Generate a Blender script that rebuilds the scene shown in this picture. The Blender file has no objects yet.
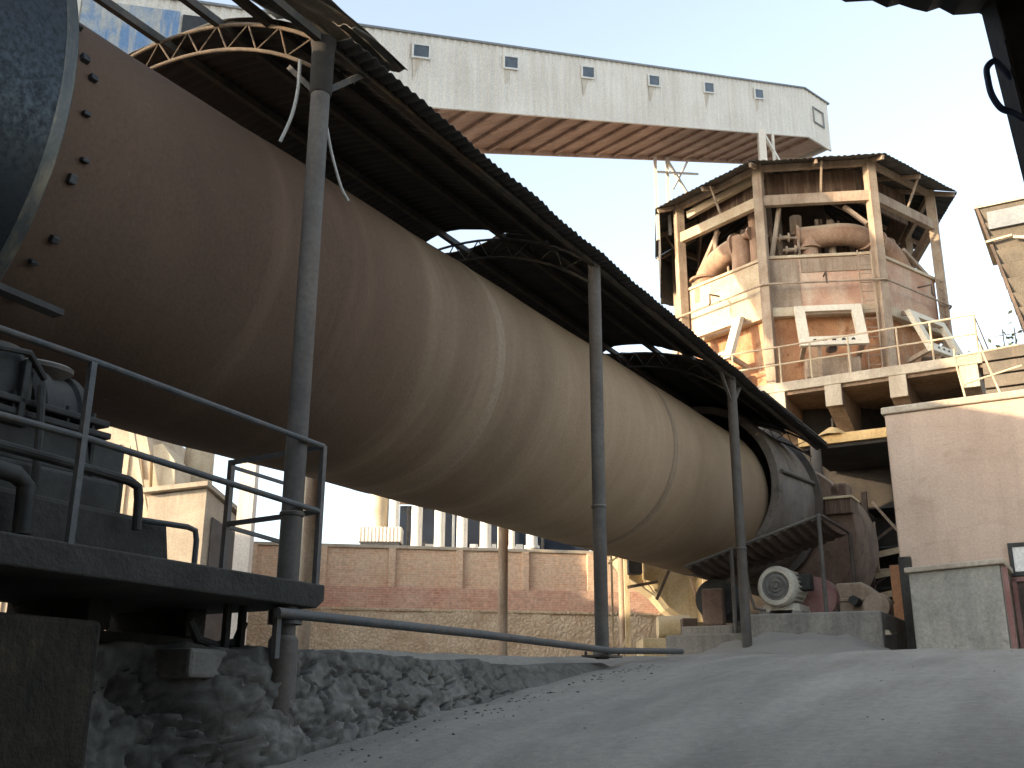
import bpy, bmesh, math, random
from mathutils import Vector, Matrix, Quaternion
random.seed(7)
R = math.radians
scene = bpy.context.scene
C = scene.collection
EYE = 1.5                      # camera height above the ramp it stands on
AZ = R(29.94)                  # compass direction of the kiln axis
ROT = -AZ
DH = Vector((math.sin(AZ), math.cos(AZ), 0)); SD = Vector((math.cos(AZ), -math.sin(AZ), 0))
# two frames: 'K' = (side, along, height) of the kiln, 'W' = world axes; heights are above the eye
def to_world(fr, p):
    if fr == 'K': q = SD*p[0] + DH*p[1]; return Vector((q.x, q.y, p[2]+EYE))
    return Vector((p[0], p[1], p[2]+EYE))

# ------------------------------------------------------------------ materials
def new_mat(name):
    m = bpy.data.materials.new(name); m.use_nodes = True
    nt = m.node_tree; b = nt.nodes['Principled BSDF']
    return m, nt, b
def ramp(nt, src, stops):
    r = nt.nodes.new('ShaderNodeValToRGB'); e = r.color_ramp.elements
    e[0].position, e[0].color = stops[0][0], (*stops[0][1], 1)
    e[1].position, e[1].color = stops[-1][0], (*stops[-1][1], 1)
    for p, c in stops[1:-1]:
        n = e.new(p); n.color = (*c, 1)
    nt.links.new(src, r.inputs[0]); return r.outputs[0]
def noise(nt, co, scale, detail=6, rough=.6, stretch=None, dist=0.0):
    n = nt.nodes.new('ShaderNodeTexNoise'); n.inputs['Scale'].default_value = scale
    n.inputs['Detail'].default_value = detail; n.inputs['Roughness'].default_value = rough
    n.inputs['Distortion'].default_value = dist
    if stretch:
        mp = nt.nodes.new('ShaderNodeMapping'); mp.inputs['Scale'].default_value = stretch
        nt.links.new(co, mp.inputs[0]); co = mp.outputs[0]
    nt.links.new(co, n.inputs['Vector']); return n.outputs['Fac']
def mixc(nt, fac, a, b, mode='MIX'):
    m = nt.nodes.new('ShaderNodeMix'); m.data_type = 'RGBA'; m.blend_type = mode
    for sock, v in ((m.inputs[0], fac), (m.inputs[6], a), (m.inputs[7], b)):
        if isinstance(v, (int, float)): sock.default_value = v
        elif isinstance(v, tuple): sock.default_value = (*v, 1)
        else: nt.links.new(v, sock)
    return m.outputs[2]
def math_(nt, op, a, b=0.0, clamp=False):
    m = nt.nodes.new('ShaderNodeMath'); m.operation = op; m.use_clamp = clamp
    for s, v in ((m.inputs[0], a), (m.inputs[1], b)):
        if isinstance(v, (int, float)): s.default_value = v
        else: nt.links.new(v, s)
    return m.outputs[0]
def bump(nt, b, h, strength=.4, dist=.02):
    n = nt.nodes.new('ShaderNodeBump'); n.inputs['Strength'].default_value = strength
    n.inputs['Distance'].default_value = dist
    nt.links.new(h, n.inputs['Height']); nt.links.new(n.outputs[0], b.inputs['Normal'])
def dusty(name, c1, c2, scale=1.5, rough=.85, metal=0.0, bstr=.35, bdist=.01, fine=22, dust=None, dustamt=.8,
          streak=None, streakamt=.5, stretch=(6, 6, .5), spots=None, lo=.35, hi=.68):
    """two-tone weathered surface, optional streaks, spots and dust lying on upward faces"""
    m, nt, b = new_mat(name)
    co = nt.nodes.new('ShaderNodeTexCoord').outputs['Object']
    n1 = noise(nt, co, scale, 8, .62, dist=.3); n2 = noise(nt, co, fine, 5, .65)
    col = ramp(nt, n1, [(lo, c1), (hi, c2)])
    if streak:
        s = noise(nt, co, 1.3, 5, .6, stretch=stretch)
        f = math_(nt, 'MULTIPLY', ramp(nt, s, [(.47, (0, 0, 0)), (.66, (1, 1, 1))]), streakamt)
        col = mixc(nt, f, col, streak)
    if spots:
        s = noise(nt, co, 3.1, 7, .7)
        f = ramp(nt, s, [(.56, (0, 0, 0)), (.63, (1, 1, 1))])
        col = mixc(nt, math_(nt, 'MULTIPLY', f, .8), col, spots)
    g = ramp(nt, n2, [(.3, (.78, .78, .78)), (.7, (1.15, 1.15, 1.15))])
    col = mixc(nt, 1.0, col, g, 'MULTIPLY')
    if dust:
        ge = nt.nodes.new('ShaderNodeNewGeometry'); sx = nt.nodes.new('ShaderNodeSeparateXYZ')
        nt.links.new(ge.outputs['Normal'], sx.inputs[0])
        f = math_(nt, 'MULTIPLY', ramp(nt, sx.outputs[2], [(.25, (0, 0, 0)), (.85, (1, 1, 1))]), dustamt)
        col = mixc(nt, f, col, dust)
    nt.links.new(col, b.inputs['Base Color'])
    b.inputs['Roughness'].default_value = rough; b.inputs['Metallic'].default_value = metal
    h = math_(nt, 'ADD', math_(nt, 'MULTIPLY', n1, 1.5), n2)
    bump(nt, b, h, bstr, bdist)
    return m
DUST = (.30, .275, .235)
M = {}
M['pale_conc'] = dusty('pale_dusty_concrete', (.34, .28, .21), (.50, .43, .33), .9, .95, dust=(.5, .44, .35), streak=(.26, .195, .145), streakamt=.3)
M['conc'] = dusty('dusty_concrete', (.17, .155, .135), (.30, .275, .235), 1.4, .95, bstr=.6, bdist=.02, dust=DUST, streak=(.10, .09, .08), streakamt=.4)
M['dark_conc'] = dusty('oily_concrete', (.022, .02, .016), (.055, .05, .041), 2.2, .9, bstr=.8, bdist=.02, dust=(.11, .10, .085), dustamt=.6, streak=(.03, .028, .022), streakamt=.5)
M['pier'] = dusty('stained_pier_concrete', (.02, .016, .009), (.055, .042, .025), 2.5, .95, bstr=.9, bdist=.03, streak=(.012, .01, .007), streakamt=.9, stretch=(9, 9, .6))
M['post'] = dusty('grey_painted_pipe', (.062, .054, .046), (.11, .097, .083), 2.2, .75, dust=DUST, streak=(.12, .075, .045), streakamt=.5)
M['dark_steel'] = dusty('grimy_dark_steel', (.018, .017, .0145), (.05, .047, .04), 3, .7, .2, dust=(.12, .11, .095), dustamt=.65)
M['rail'] = dusty('grey_railing_paint', (.045, .05, .052), (.09, .092, .09), 5, .6, .1, dust=(.14, .135, .125), streak=(.13, .075, .04), streakamt=.4)
M['roof'] = dusty('blackened_roof_sheet', (.018, .018, .018), (.04, .037, .034), 1.2, .8, .2, dust=(.26, .24, .2), dustamt=.7, spots=(.045, .032, .024))
M['roof_edge'] = dusty('weathered_roof_sheet', (.06, .056, .05), (.13, .118, .1), 1.6, .85, .1, dust=(.3, .27, .23), spots=(.12, .07, .04))
M['rust'] = dusty('ochre_rusty_steel', (.045, .031, .02), (.095, .068, .042), 3.5, .85, .1, dust=(.2, .16, .11), streak=(.1, .055, .03))
M['roofsteel'] = dusty('dark_roof_steel', (.035, .033, .031), (.085, .075, .062), 3, .8, .2, dust=(.2, .18, .15), dustamt=.5, streak=(.12, .07, .035), streakamt=.3)
M['clad'] = dusty('cream_cladding', (.66, .60, .52), (.76, .70, .615), .5, .7, .0, bstr=.12, streak=(.48, .41, .33), streakamt=.35, stretch=(3, 3, .25))
M['cladroof'] = dusty('grey_cladding_roof', (.16, .17, .175), (.27, .27, .26), .7, .7, dust=(.3, .29, .26), dustamt=.4)
M['soffit'] = dusty('pinkish_gallery_floor', (.33, .215, .165), (.50, .35, .28), .8, .9, streak=(.18, .11, .085), stretch=(.6, 6, 1))
M['blueclad'] = dusty('blue_flaking_sheet', (.14, .24, .40), (.42, .41, .37), 1.1, .7, streak=(.46, .43, .37), streakamt=.9, stretch=(4, 4, .5), lo=.42, hi=.6)
M['glass'] = dusty('dusty_window_glass', (.03, .04, .05), (.075, .09, .10), 2, .25, bstr=.05)
M['white'] = dusty('white_dusty_paint', (.62, .60, .55), (.74, .715, .66), 1, .6, streak=(.45, .38, .3), streakamt=.3)
M['plaster'] = dusty('pink_beige_plaster', (.42, .30, .225), (.56, .425, .33), .55, .95, bstr=.5, bdist=.012, streak=(.25, .185, .14), streakamt=.5, stretch=(2.6, 2.6, .22), dust=(.5, .44, .36))
M['shedwall'] = dusty('grey_green_plaster', (.29, .265, .22), (.41, .375, .31), .9, .95, bstr=.5, bdist=.012, streak=(.2, .2, .18), streakamt=.5, stretch=(3, 3, .3), dust=(.45, .41, .34), spots=(.24, .225, .19))
M['tower_pale'] = dusty('pale_dust_caked_steel', (.42, .325, .21), (.58, .475, .335), .8, .95, bstr=.35, streak=(.38, .22, .13), streakamt=.45, stretch=(2, 2, .4), dust=(.58, .49, .37))
M['dustwhite'] = dusty('dust_white_steel', (.58, .50, .38), (.70, .62, .49), 1.2, .95, dust=(.66, .58, .45), streak=(.45, .32, .2), streakamt=.3)
M['tower_rust'] = dusty('rust_red_drum_plate', (.38, .19, .12), (.60, .40, .275), .9, .9, streak=(.58, .46, .34), streakamt=.7, stretch=(1.2, 1.2, .3), dust=(.5, .4, .3))
M['tower_steel'] = dusty('dusty_brown_steel', (.26, .185, .125), (.42, .325, .235), 1.5, .9, dust=(.5, .42, .31), streak=(.2, .12, .08))
M['tower_dark'] = dusty('sooty_brown_steel', (.05, .036, .028), (.13, .09, .065), 1.6, .9, dust=(.3, .23, .16), dustamt=.7)
M['tower_rustdark'] = dusty('brown_stained_sheet', (.075, .042, .028), (.14, .082, .052), 1.0, .9, streak=(.3, .22, .15))
M['shade_black'] = dusty('shade_black_plate', (.012, .010, .009), (.035, .028, .022), 1.6, .95)  # near black that stands in for shade, mostly under the tower
M['duct'] = dusty('dusty_pink_duct', (.26, .145, .09), (.44, .29, .19), 1.4, .9, dust=(.55, .45, .33), streak=(.22, .12, .08))
M['yellow'] = dusty('dusty_yellow_steel', (.54, .425, .24), (.68, .57, .385), 1.2, .85, dust=(.6, .52, .38), streak=(.42, .29, .15))
M['ochre'] = dusty('ochre_dusty_steel', (.42, .27, .11), (.55, .38, .18), 1.8, .9)
M['hoodmat'] = dusty('grey_brown_hood_plate', (.13, .108, .09), (.225, .19, .158), 1.1, .85, spots=(.09, .075, .066), streak=(.2, .17, .14), streakamt=.4)
M['soffit_shade'] = dusty('stained_shaded_soffit', (.13, .085, .055), (.24, .165, .11), 1.3, .95, streak=(.3, .22, .15))  # stained brown, darkened further for the shade under the balcony
M['tower_orange'] = dusty('orange_rusty_plate', (.33, .135, .06), (.50, .26, .13), .9, .9, streak=(.55, .42, .28), streakamt=.5, stretch=(1.6, 1.6, .3), spots=(.24, .09, .04), dust=(.5, .4, .3))
M['grille'] = dusty('grey_fan_grille', (.09, .085, .075), (.17, .16, .14), 6, .8, dust=(.25, .23, .2))
M['casing'] = dusty('reddish_casing_plate', (.11, .066, .046), (.21, .14, .10), 1.0, .9, spots=(.085, .05, .036), dust=(.3, .23, .17))
M['drip'] = dusty('rusty_drip', (.50, .43, .345), (.64, .575, .49), 2.5, .9, streak=(.42, .32, .22))
M['green'] = dusty('pale_green_sheet', (.24, .34, .25), (.36, .44, .34), .8, .8, streak=(.4, .4, .3))
M['red'] = dusty('faded_red_guard', (.22, .09, .075), (.27, .15, .125), 3, .7, dust=(.35, .28, .23))
M['cream_motor'] = dusty('cream_motor_paint', (.42, .37, .29), (.56, .51, .42), 3, .7, dust=(.45, .39, .31))
M['black'] = dusty('black_rubber', (.012, .012, .013), (.03, .03, .03), 6, .6)
M['bluecable'] = dusty('dark_blue_cable', (.015, .035, .09), (.025, .05, .12), 5, .5)
M['greycable'] = dusty('pale_grey_cable', (.3, .3, .28), (.42, .4, .37), 5, .6)
M['blueshed'] = dusty('dark_blue_sheet', (.004, .008, .018), (.010, .018, .034), .8, .95)
M['tank'] = dusty('cream_tank_plate', (.42, .34, .23), (.60, .52, .38), .9, .8, streak=(.3, .2, .12), stretch=(2, 2, .3))
M['orange'] = dusty('orange_brick_column', (.40, .18, .09), (.55, .29, .15), 2, .95)
M['slat'] = dusty('weathered_tan_boards', (.09, .074, .055), (.155, .128, .095), 1.4, .9, streak=(.15, .11, .08))
M['leaf'] = dusty('dusty_leaf', (.045, .06, .03), (.10, .11, .06), 3, .9)

def mat_plaster():
    m, nt, b = new_mat('trowelled_pink_plaster')
    co = nt.nodes.new('ShaderNodeTexCoord').outputs['Object']
    n1 = noise(nt, co, .6, 8, .6); tw_ = noise(nt, co, 1.0, 6, .65, stretch=(1.0, 1.0, 2.6), dist=1.2); st = noise(nt, co, 1.0, 5, .6, stretch=(2.4, 2.4, .18)); n2 = noise(nt, co, 24, 5, .7)
    sp = nt.nodes.new('ShaderNodeSeparateXYZ'); nt.links.new(co, sp.inputs[0])
    col = ramp(nt, n1, [(.3, (.43, .305, .225)), (.7, (.56, .42, .32))])
    col = mixc(nt, math_(nt, 'MULTIPLY', ramp(nt, st, [(.48, (0, 0, 0)), (.7, (1, 1, 1))]), .4), col, (.32, .235, .18))
    col = mixc(nt, math_(nt, 'MULTIPLY', ramp(nt, tw_, [(.58, (0, 0, 0)), (.66, (1, 1, 1))]), .35), col, (.34, .235, .165))
    splash = math_(nt, 'ADD', sp.outputs[2], math_(nt, 'MULTIPLY', n1, 1.6))      # mud splashed up the foot of the wall
    col = mixc(nt, math_(nt, 'MULTIPLY', ramp(nt, splash, [(.9, (1, 1, 1)), (1.0, (0, 0, 0))]), .45), col, (.27, .215, .165))
    col = mixc(nt, 1.0, col, ramp(nt, n2, [(.3, (.84, .84, .84)), (.7, (1.1, 1.1, 1.1))]), 'MULTIPLY')
    nt.links.new(col, b.inputs['Base Color']); b.inputs['Roughness'].default_value = .95
    bump(nt, b, math_(nt, 'ADD', math_(nt, 'MULTIPLY', tw_, 2), n2), .45, .012); return m
M['plaster'] = mat_plaster()
def mat_kiln():
    m, nt, b = new_mat('dusty_brown_kiln_plate')
    co = nt.nodes.new('ShaderNodeTexCoord').outputs['Object']
    sep = nt.nodes.new('ShaderNodeSeparateXYZ'); nt.links.new(co, sep.inputs[0])
    n1 = noise(nt, co, .55, 8, .6, dist=.4)
    band = noise(nt, co, 1.0, 5, .65, stretch=(.10, 1.0, .10))          # bands round the shell
    fineband = noise(nt, co, 1.0, 4, .7, stretch=(.25, 14, .25))
    base = ramp(nt, n1, [(.3, (.29, .205, .128)), (.7, (.36, .262, .172))])
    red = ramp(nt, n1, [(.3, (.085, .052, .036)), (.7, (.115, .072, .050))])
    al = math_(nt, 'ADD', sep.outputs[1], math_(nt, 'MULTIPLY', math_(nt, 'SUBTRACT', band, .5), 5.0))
    end_mix = nt.nodes.new('ShaderNodeMapRange'); end_mix.inputs[1].default_value = 3.0; end_mix.inputs[2].default_value = 10.0
    nt.links.new(al, end_mix.inputs[0])
    col = mixc(nt, end_mix.outputs[0], red, base)                           # redder paint near the riding ring, darkened further for the shade there
    f = ramp(nt, band, [(.48, (0, 0, 0)), (.72, (1, 1, 1))])
    col = mixc(nt, math_(nt, 'MULTIPLY', math_(nt, 'MULTIPLY', f, .45), end_mix.outputs[0]), col, (.43, .328, .228))
    f2 = ramp(nt, band, [(.25, (1, 1, 1)), (.45, (0, 0, 0))])
    col = mixc(nt, math_(nt, 'MULTIPLY', f2, .4), col, (.215, .15, .1))
    f3 = ramp(nt, fineband, [(.3, (.975, .975, .975)), (.7, (1.02, 1.02, 1.02))])
    col = mixc(nt, 1.0, col, f3, 'MULTIPLY')
    sp = noise(nt, co, 14, 3, .5)
    col = mixc(nt, math_(nt, 'MULTIPLY', ramp(nt, sp, [(.68, (0, 0, 0)), (.72, (1, 1, 1))]), .14), col, (.2, .16, .13))
    n2 = noise(nt, co, 26, 5, .7)
    col = mixc(nt, 1.0, col, ramp(nt, n2, [(.3, (.85, .85, .85)), (.7, (1.1, 1.1, 1.1))]), 'MULTIPLY')
    nt.links.new(col, b.inputs['Base Color']); b.inputs['Roughness'].default_value = .95; b.inputs['Specular IOR Level'].default_value = .25
    bump(nt, b, math_(nt, 'ADD', math_(nt, 'ADD', math_(nt, 'MULTIPLY', n1, 4), math_(nt, 'MULTIPLY', band, 2.5)), n2), .3, .012)
    return m
M['kiln'] = mat_kiln()
M['kilnband'] = dusty('dust_on_weld_band', (.235, .168, .112), (.28, .205, .138), 1.5, .9, bstr=.1)
def mat_tyre():
    m, nt, b = new_mat('worn_blue_grey_steel')
    co = nt.nodes.new('ShaderNodeTexCoord').outputs['Object']
    n1 = noise(nt, co, 1.2, 6, .6); n2 = noise(nt, co, 22, 6, .7)
    col = ramp(nt, n2, [(.3, (.010, .013, .016)), (.7, (.03, .037, .043))])
    col = mixc(nt, ramp(nt, n1, [(.45, (0, 0, 0)), (.7, (1, 1, 1))]), col, (.02, .018, .014))
    nt.links.new(col, b.inputs['Base Color']); b.inputs['Metallic'].default_value = .7
    rr = ramp(nt, n2, [(.4, (.62, .62, .62)), (.6, (.36, .36, .36))]); nt.links.new(rr, b.inputs['Roughness'])
    bump(nt, b, n2, .2, .004); return m
M['tyre'] = mat_tyre()
M['rim'] = dusty('worn_ring_rim', (.035, .04, .04), (.085, .083, .072), 1.5, .5, .4, bstr=.1, streak=(.25, .2, .13), streakamt=.5)
def mat_brick(name, c1, c2, mortar, scale=1.0, mixdust=.35, rubble=False):
    m, nt, b = new_mat(name)
    co = nt.nodes.new('ShaderNodeTexCoord').outputs['Object']
    sep = nt.nodes.new('ShaderNodeSeparateXYZ'); nt.links.new(co, sep.inputs[0])
    cb = nt.nodes.new('ShaderNodeCombineXYZ'); nt.links.new(sep.outputs[0], cb.inputs[0]); nt.links.new(sep.outputs[2], cb.inputs[1])
    br = nt.nodes.new('ShaderNodeTexBrick'); nt.links.new(cb.outputs[0], br.inputs['Vector'])
    br.inputs['Color1'].default_value = (*c1, 1); br.inputs['Color2'].default_value = (*c2, 1); br.inputs['Mortar'].default_value = (*mortar, 1)
    br.inputs['Scale'].default_value = scale; br.inputs['Mortar Size'].default_value = .012; br.inputs['Brick Width'].default_value = .25; br.inputs['Row Height'].default_value = .075
    n1 = noise(nt, co, 1.1, 8, .65); n2 = noise(nt, co, 9, 6, .7)
    col = mixc(nt, math_(nt, 'MULTIPLY', ramp(nt, n1, [(.4, (0, 0, 0)), (.7, (1, 1, 1))]), mixdust*2), br.outputs['Color'], (.66, .5, .35))
    col = mixc(nt, 1.0, col, ramp(nt, n2, [(.3, (.7, .7, .7)), (.7, (1.2, 1.2, 1.2))]), 'MULTIPLY')
    nt.links.new(col, b.inputs['Base Color']); b.inputs['Roughness'].default_value = .95
    bump(nt, b, math_(nt, 'SUBTRACT', n2, br.outputs['Fac']), .5, .012); return m
M['brick'] = mat_brick('orange_brickwork', (.60, .335, .20), (.66, .42, .265), (.6, .46, .33))
M['brick_low'] = mat_brick('red_brick_band', (.52, .22, .14), (.58, .29, .19), (.54, .36, .26), mixdust=.25)
def mat_rubble(name, c1, c2, c3, sc=3.0, bd=.06):
    m, nt, b = new_mat(name)
    co = nt.nodes.new('ShaderNodeTexCoord').outputs['Object']
    v = nt.nodes.new('ShaderNodeTexVoronoi'); v.inputs['Scale'].default_value = sc; v.feature = 'DISTANCE_TO_EDGE'
    n0 = nt.nodes.new('ShaderNodeTexNoise'); n0.inputs['Scale'].default_value = 2.5; nt.links.new(co, n0.inputs['Vector'])
    nt.links.new(mixc(nt, .18, co, n0.outputs['Color']), v.inputs['Vector'])
    n1 = noise(nt, co, 1.2, 8, .65); n2 = noise(nt, co, 16, 6, .7)
    col = ramp(nt, n1, [(.33, c1), (.66, c2)])
    col = mixc(nt, ramp(nt, v.outputs['Distance'], [(.0, (.8, .8, .8)), (.07, (0, 0, 0))]), col, c3)
    col = mixc(nt, 1.0, col, ramp(nt, n2, [(.3, (.72, .72, .72)), (.7, (1.15, 1.15, 1.15))]), 'MULTIPLY')
    nt.links.new(col, b.inputs['Base Color']); b.inputs['Roughness'].default_value = .97
    bump(nt, b, math_(nt, 'ADD', math_(nt, 'MULTIPLY', v.outputs['Distance'], 2.0), math_(nt, 'MULTIPLY', n2, .5)), .8, bd); return m
M['rubble'] = mat_rubble('yellowish_rubble_masonry', (.48, .33, .20), (.66, .52, .35), (.40, .28, .18), 7.5, .04)
def mat_ground():
    m, nt, b = new_mat('cement_dust_ground')
    co = nt.nodes.new('ShaderNodeTexCoord').outputs['Object']
    n1 = noise(nt, co, .35, 8, .6, dist=.5); n2 = noise(nt, co, 11, 8, .7)
    tr = noise(nt, co, 1.0, 6, .6, stretch=(1.6, .22, 1))               # tyre tracks run up the ramp
    col = ramp(nt, n1, [(.3, (.24, .218, .18)), (.7, (.32, .292, .243))])
    col = mixc(nt, math_(nt, 'MULTIPLY', ramp(nt, tr, [(.45, (0, 0, 0)), (.68, (1, 1, 1))]), .55), col, (.42, .385, .322))
    col = mixc(nt, math_(nt, 'MULTIPLY', ramp(nt, tr, [(.26, (1, 1, 1)), (.42, (0, 0, 0))]), .6), col, (.175, .163, .142))
    col = mixc(nt, 1.0, col, ramp(nt, n2, [(.3, (.82, .82, .82)), (.7, (1.12, 1.12, 1.12))]), 'MULTIPLY')
    nt.links.new(col, b.inputs['Base Color']); b.inputs['Roughness'].default_value = .93
    n3 = noise(nt, co, 55, 3, .6)
    bump(nt, b, math_(nt, 'ADD', math_(nt, 'MULTIPLY', n2, 2.0), n3), .5, .02); return m
M['ground'] = mat_ground()

# ------------------------------------------------------------------ mesh building
class MB:
    def __init__(s): s.v = []; s.f = []; s.sm = []
    def add(s, verts, faces, smooth=False):
        o = len(s.v); s.v += [Vector(v) for v in verts]; s.f += [tuple(i+o for i in f) for f in faces]; s.sm += [smooth]*len(faces); return s
    def hexa(s, p):   # 8 points: bottom 4 ccw, top 4 ccw
        return s.add(p, [(3, 2, 1, 0), (4, 5, 6, 7), (0, 1, 5, 4), (1, 2, 6, 5), (2, 3, 7, 6), (3, 0, 4, 7)])
    def box(s, x0, x1, y0, y1, z0, z1):
        return s.hexa([(x0, y0, z0), (x1, y0, z0), (x1, y1, z0), (x0, y1, z0), (x0, y0, z1), (x1, y0, z1), (x1, y1, z1), (x0, y1, z1)])
    def obox(s, c, ax, ay, hx, hy, z0, z1):   # box turned in plan
        ax = Vector((ax[0], ax[1], 0)).normalized(); ay = Vector((ay[0], ay[1], 0)).normalized(); c = Vector((c[0], c[1], 0))
        q = [c-ax*hx-ay*hy, c+ax*hx-ay*hy, c+ax*hx+ay*hy, c-ax*hx+ay*hy]
        return s.hexa([(p.x, p.y, z0) for p in q]+[(p.x, p.y, z1) for p in q])
    def prism(s, poly, vec):
        n = len(poly); a = [Vector(p) for p in poly]; v = Vector(vec)
        fs = [tuple(range(n-1, -1, -1)), tuple(range(n, 2*n))]+[(i, (i+1) % n, n+(i+1) % n, n+i) for i in range(n)]
        return s.add(a+[p+v for p in a], fs)
    def bar(s, a, b, w, h, up=(0, 0, 1)):
        a = Vector(a); b = Vector(b); d = (b-a).normalized(); u = Vector(up)
        if abs(d.dot(u)) > .98: u = Vector((0, 1, 0))
        x = d.cross(u).normalized()*w/2; y = x.cross(d).normalized()*h/2
        return s.hexa([a-x-y, a+x-y, b+x-y, b-x-y, a-x+y, a+x+y, b+x+y, b-x+y])
    def tube(s, pts, r, n=10, cap=True):
        pts = [Vector(p) for p in pts]; rr = r if isinstance(r, (list, tuple)) else [r]*len(pts)
        ds = []
        for i in range(len(pts)):
            a = pts[max(i-1, 0)]; b = pts[min(i+1, len(pts)-1)]; ds.append((b-a).normalized())
        ref = Vector((0, 0, 1)) if abs(ds[0].z) < .9 else Vector((1, 0, 0))
        x = ds[0].cross(ref).normalized(); V = []
        for p, d, q in zip(pts, ds, rr):
            x = (x-d*x.dot(d)).normalized(); y = d.cross(x)
            for k in range(n):
                t = 2*math.pi*k/n; V.append(p+(x*math.cos(t)+y*math.sin(t))*q)
        F = [(i*n+k, i*n+(k+1) % n, (i+1)*n+(k+1) % n, (i+1)*n+k) for i in range(len(pts)-1) for k in range(n)]
        s.add(V, F, True)
        if cap:
            m = len(pts)-1; s.add(V[:n], [tuple(range(n-1, -1, -1))]); s.add(V[m*n:], [tuple(range(n))])
        return s
    def lathe(s, o, ax, prof, n=48, closed=False, arc=None):   # prof: (distance along axis, radius)
        o = Vector(o); ax = Vector(ax).normalized()
        ref = Vector((0, 0, 1)) if abs(ax.z) < .9 else Vector((1, 0, 0))
        x = ax.cross(ref).normalized(); y = x.cross(ax)
        V = []; m = len(prof)
        for t, r in prof:
            for k in range(n):
                w = 2*math.pi*k/n; V.append(o+ax*t+(x*math.cos(w)+y*math.sin(w))*r)
        rng = range(m if closed else m-1)
        F = [(i*n+k, ((i+1) % m)*n+k, ((i+1) % m)*n+(k+1) % n, i*n+(k+1) % n) for i in rng for k in range(n)]
        return s.add(V, F, True)
    def disc(s, c, ax, r, n=32):
        c = Vector(c); ax = Vector(ax).normalized(); ref = Vector((0, 0, 1)) if abs(ax.z) < .9 else Vector((1, 0, 0))
        x = ax.cross(ref).normalized(); y = x.cross(ax)
        return s.add([c+(x*math.cos(2*math.pi*k/n)+y*math.sin(2*math.pi*k/n))*r for k in range(n)], [tuple(range(n))])
    def grid(s, fn, us, vs, smooth=True):
        V = [fn(u, v) for u in us for v in vs]; n = len(vs)
        return s.add(V, [(i*n+j, (i+1)*n+j, (i+1)*n+j+1, i*n+j+1) for i in range(len(us)-1) for j in range(n-1)], smooth)
    def jitter(s, a):
        for v in s.v: v += Vector((random.uniform(-a, a), random.uniform(-a, a), random.uniform(-a, a)))
        return s

class Thing:
    """frame + base point; parts are meshes whose local axes are the frame's"""
    def __init__(t, name, label, cat, base, fr='K', group=None, rot=0.0, mesh=False):
        t.fr, t.base, t.rot = fr, Vector(base), rot
        t.props = dict(label=label, category=cat)
        if group: t.props['group'] = group
        t.name = name; t.o = None
        if not mesh:
            t.o = bpy.data.objects.new(name, None); t.o.empty_display_size = .2; t.place(t.o)
    def place(t, o):
        C.objects.link(o); o.location = to_world(t.fr, t.base); o.rotation_euler = (0, 0, (ROT if t.fr == 'K' else 0)+t.rot)
        for k, v in t.props.items(): o[k] = v
    def _mesh(t, name, mb, mat, bev, solid, sharp):
        me = bpy.data.meshes.new(name); me.from_pydata([v-t.base for v in mb.v] if not t.rot else [Matrix.Rotation(-t.rot, 3, 'Z') @ (v-t.base) for v in mb.v], [], mb.f)
        me.polygons.foreach_set('use_smooth', mb.sm)
        bm = bmesh.new(); bm.from_mesh(me); bmesh.ops.remove_doubles(bm, verts=bm.verts, dist=1e-5); bmesh.ops.recalc_face_normals(bm, faces=bm.faces); bm.to_mesh(me); bm.free()
        if any(mb.sm): me.set_sharp_from_angle(angle=R(sharp))
        me.materials.append(M[mat] if isinstance(mat, str) else mat); me.update()
        o = bpy.data.objects.new(name, me)
        if solid:
            m = o.modifiers.new('thickness', 'SOLIDIFY'); m.thickness = solid; m.offset = 0
        if bev:
            m = o.modifiers.new('edge', 'BEVEL'); m.width = bev; m.segments = 2; m.limit_method = 'ANGLE'; m.angle_limit = R(50)
        return o
    def part(t, name, mb, mat, bev=0, parent=None, label=None, solid=0, sharp=35, kind=None):
        o = t._mesh(name, mb, mat, bev, solid, sharp); C.objects.link(o); o.parent = parent or t.o
        if label: o['label'] = label
        if kind: o['kind'] = kind
        return o
def single(name, label, cat, base, mb, mat, fr='K', group=None, bev=0, solid=0, sharp=35, rot=0.0):
    t = Thing(name, label, cat, base, fr, group, rot, mesh=True); o = t._mesh(name, mb, mat, bev, solid, sharp); t.place(o); return o
def structure(name, mb, mat, base=(0, 0, 0), fr='K'):
    t = Thing(name, '', '', base, fr, mesh=True); t.props = {}; o = t._mesh(name, mb, mat, 0, 0, 35); t.place(o); o['kind'] = 'structure'; return o
def lerp(a, b, t): return a+(b-a)*t
def interp(tab, x):
    if x <= tab[0][0]: return tab[0][1]
    for (x0, y0), (x1, y1) in zip(tab, tab[1:]):
        if x <= x1: return lerp(y0, y1, (x-x0)/(x1-x0))
    return tab[-1][1]
def sstep(a, b, x):
    t = max(0, min(1, (x-a)/(b-a))); return t*t*(3-2*t)
def fbm(x, y, z=0.0):
    from mathutils import noise as N
    return N.fractal(Vector((x, y, z)), 1.0, 2.0, 4)

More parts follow.
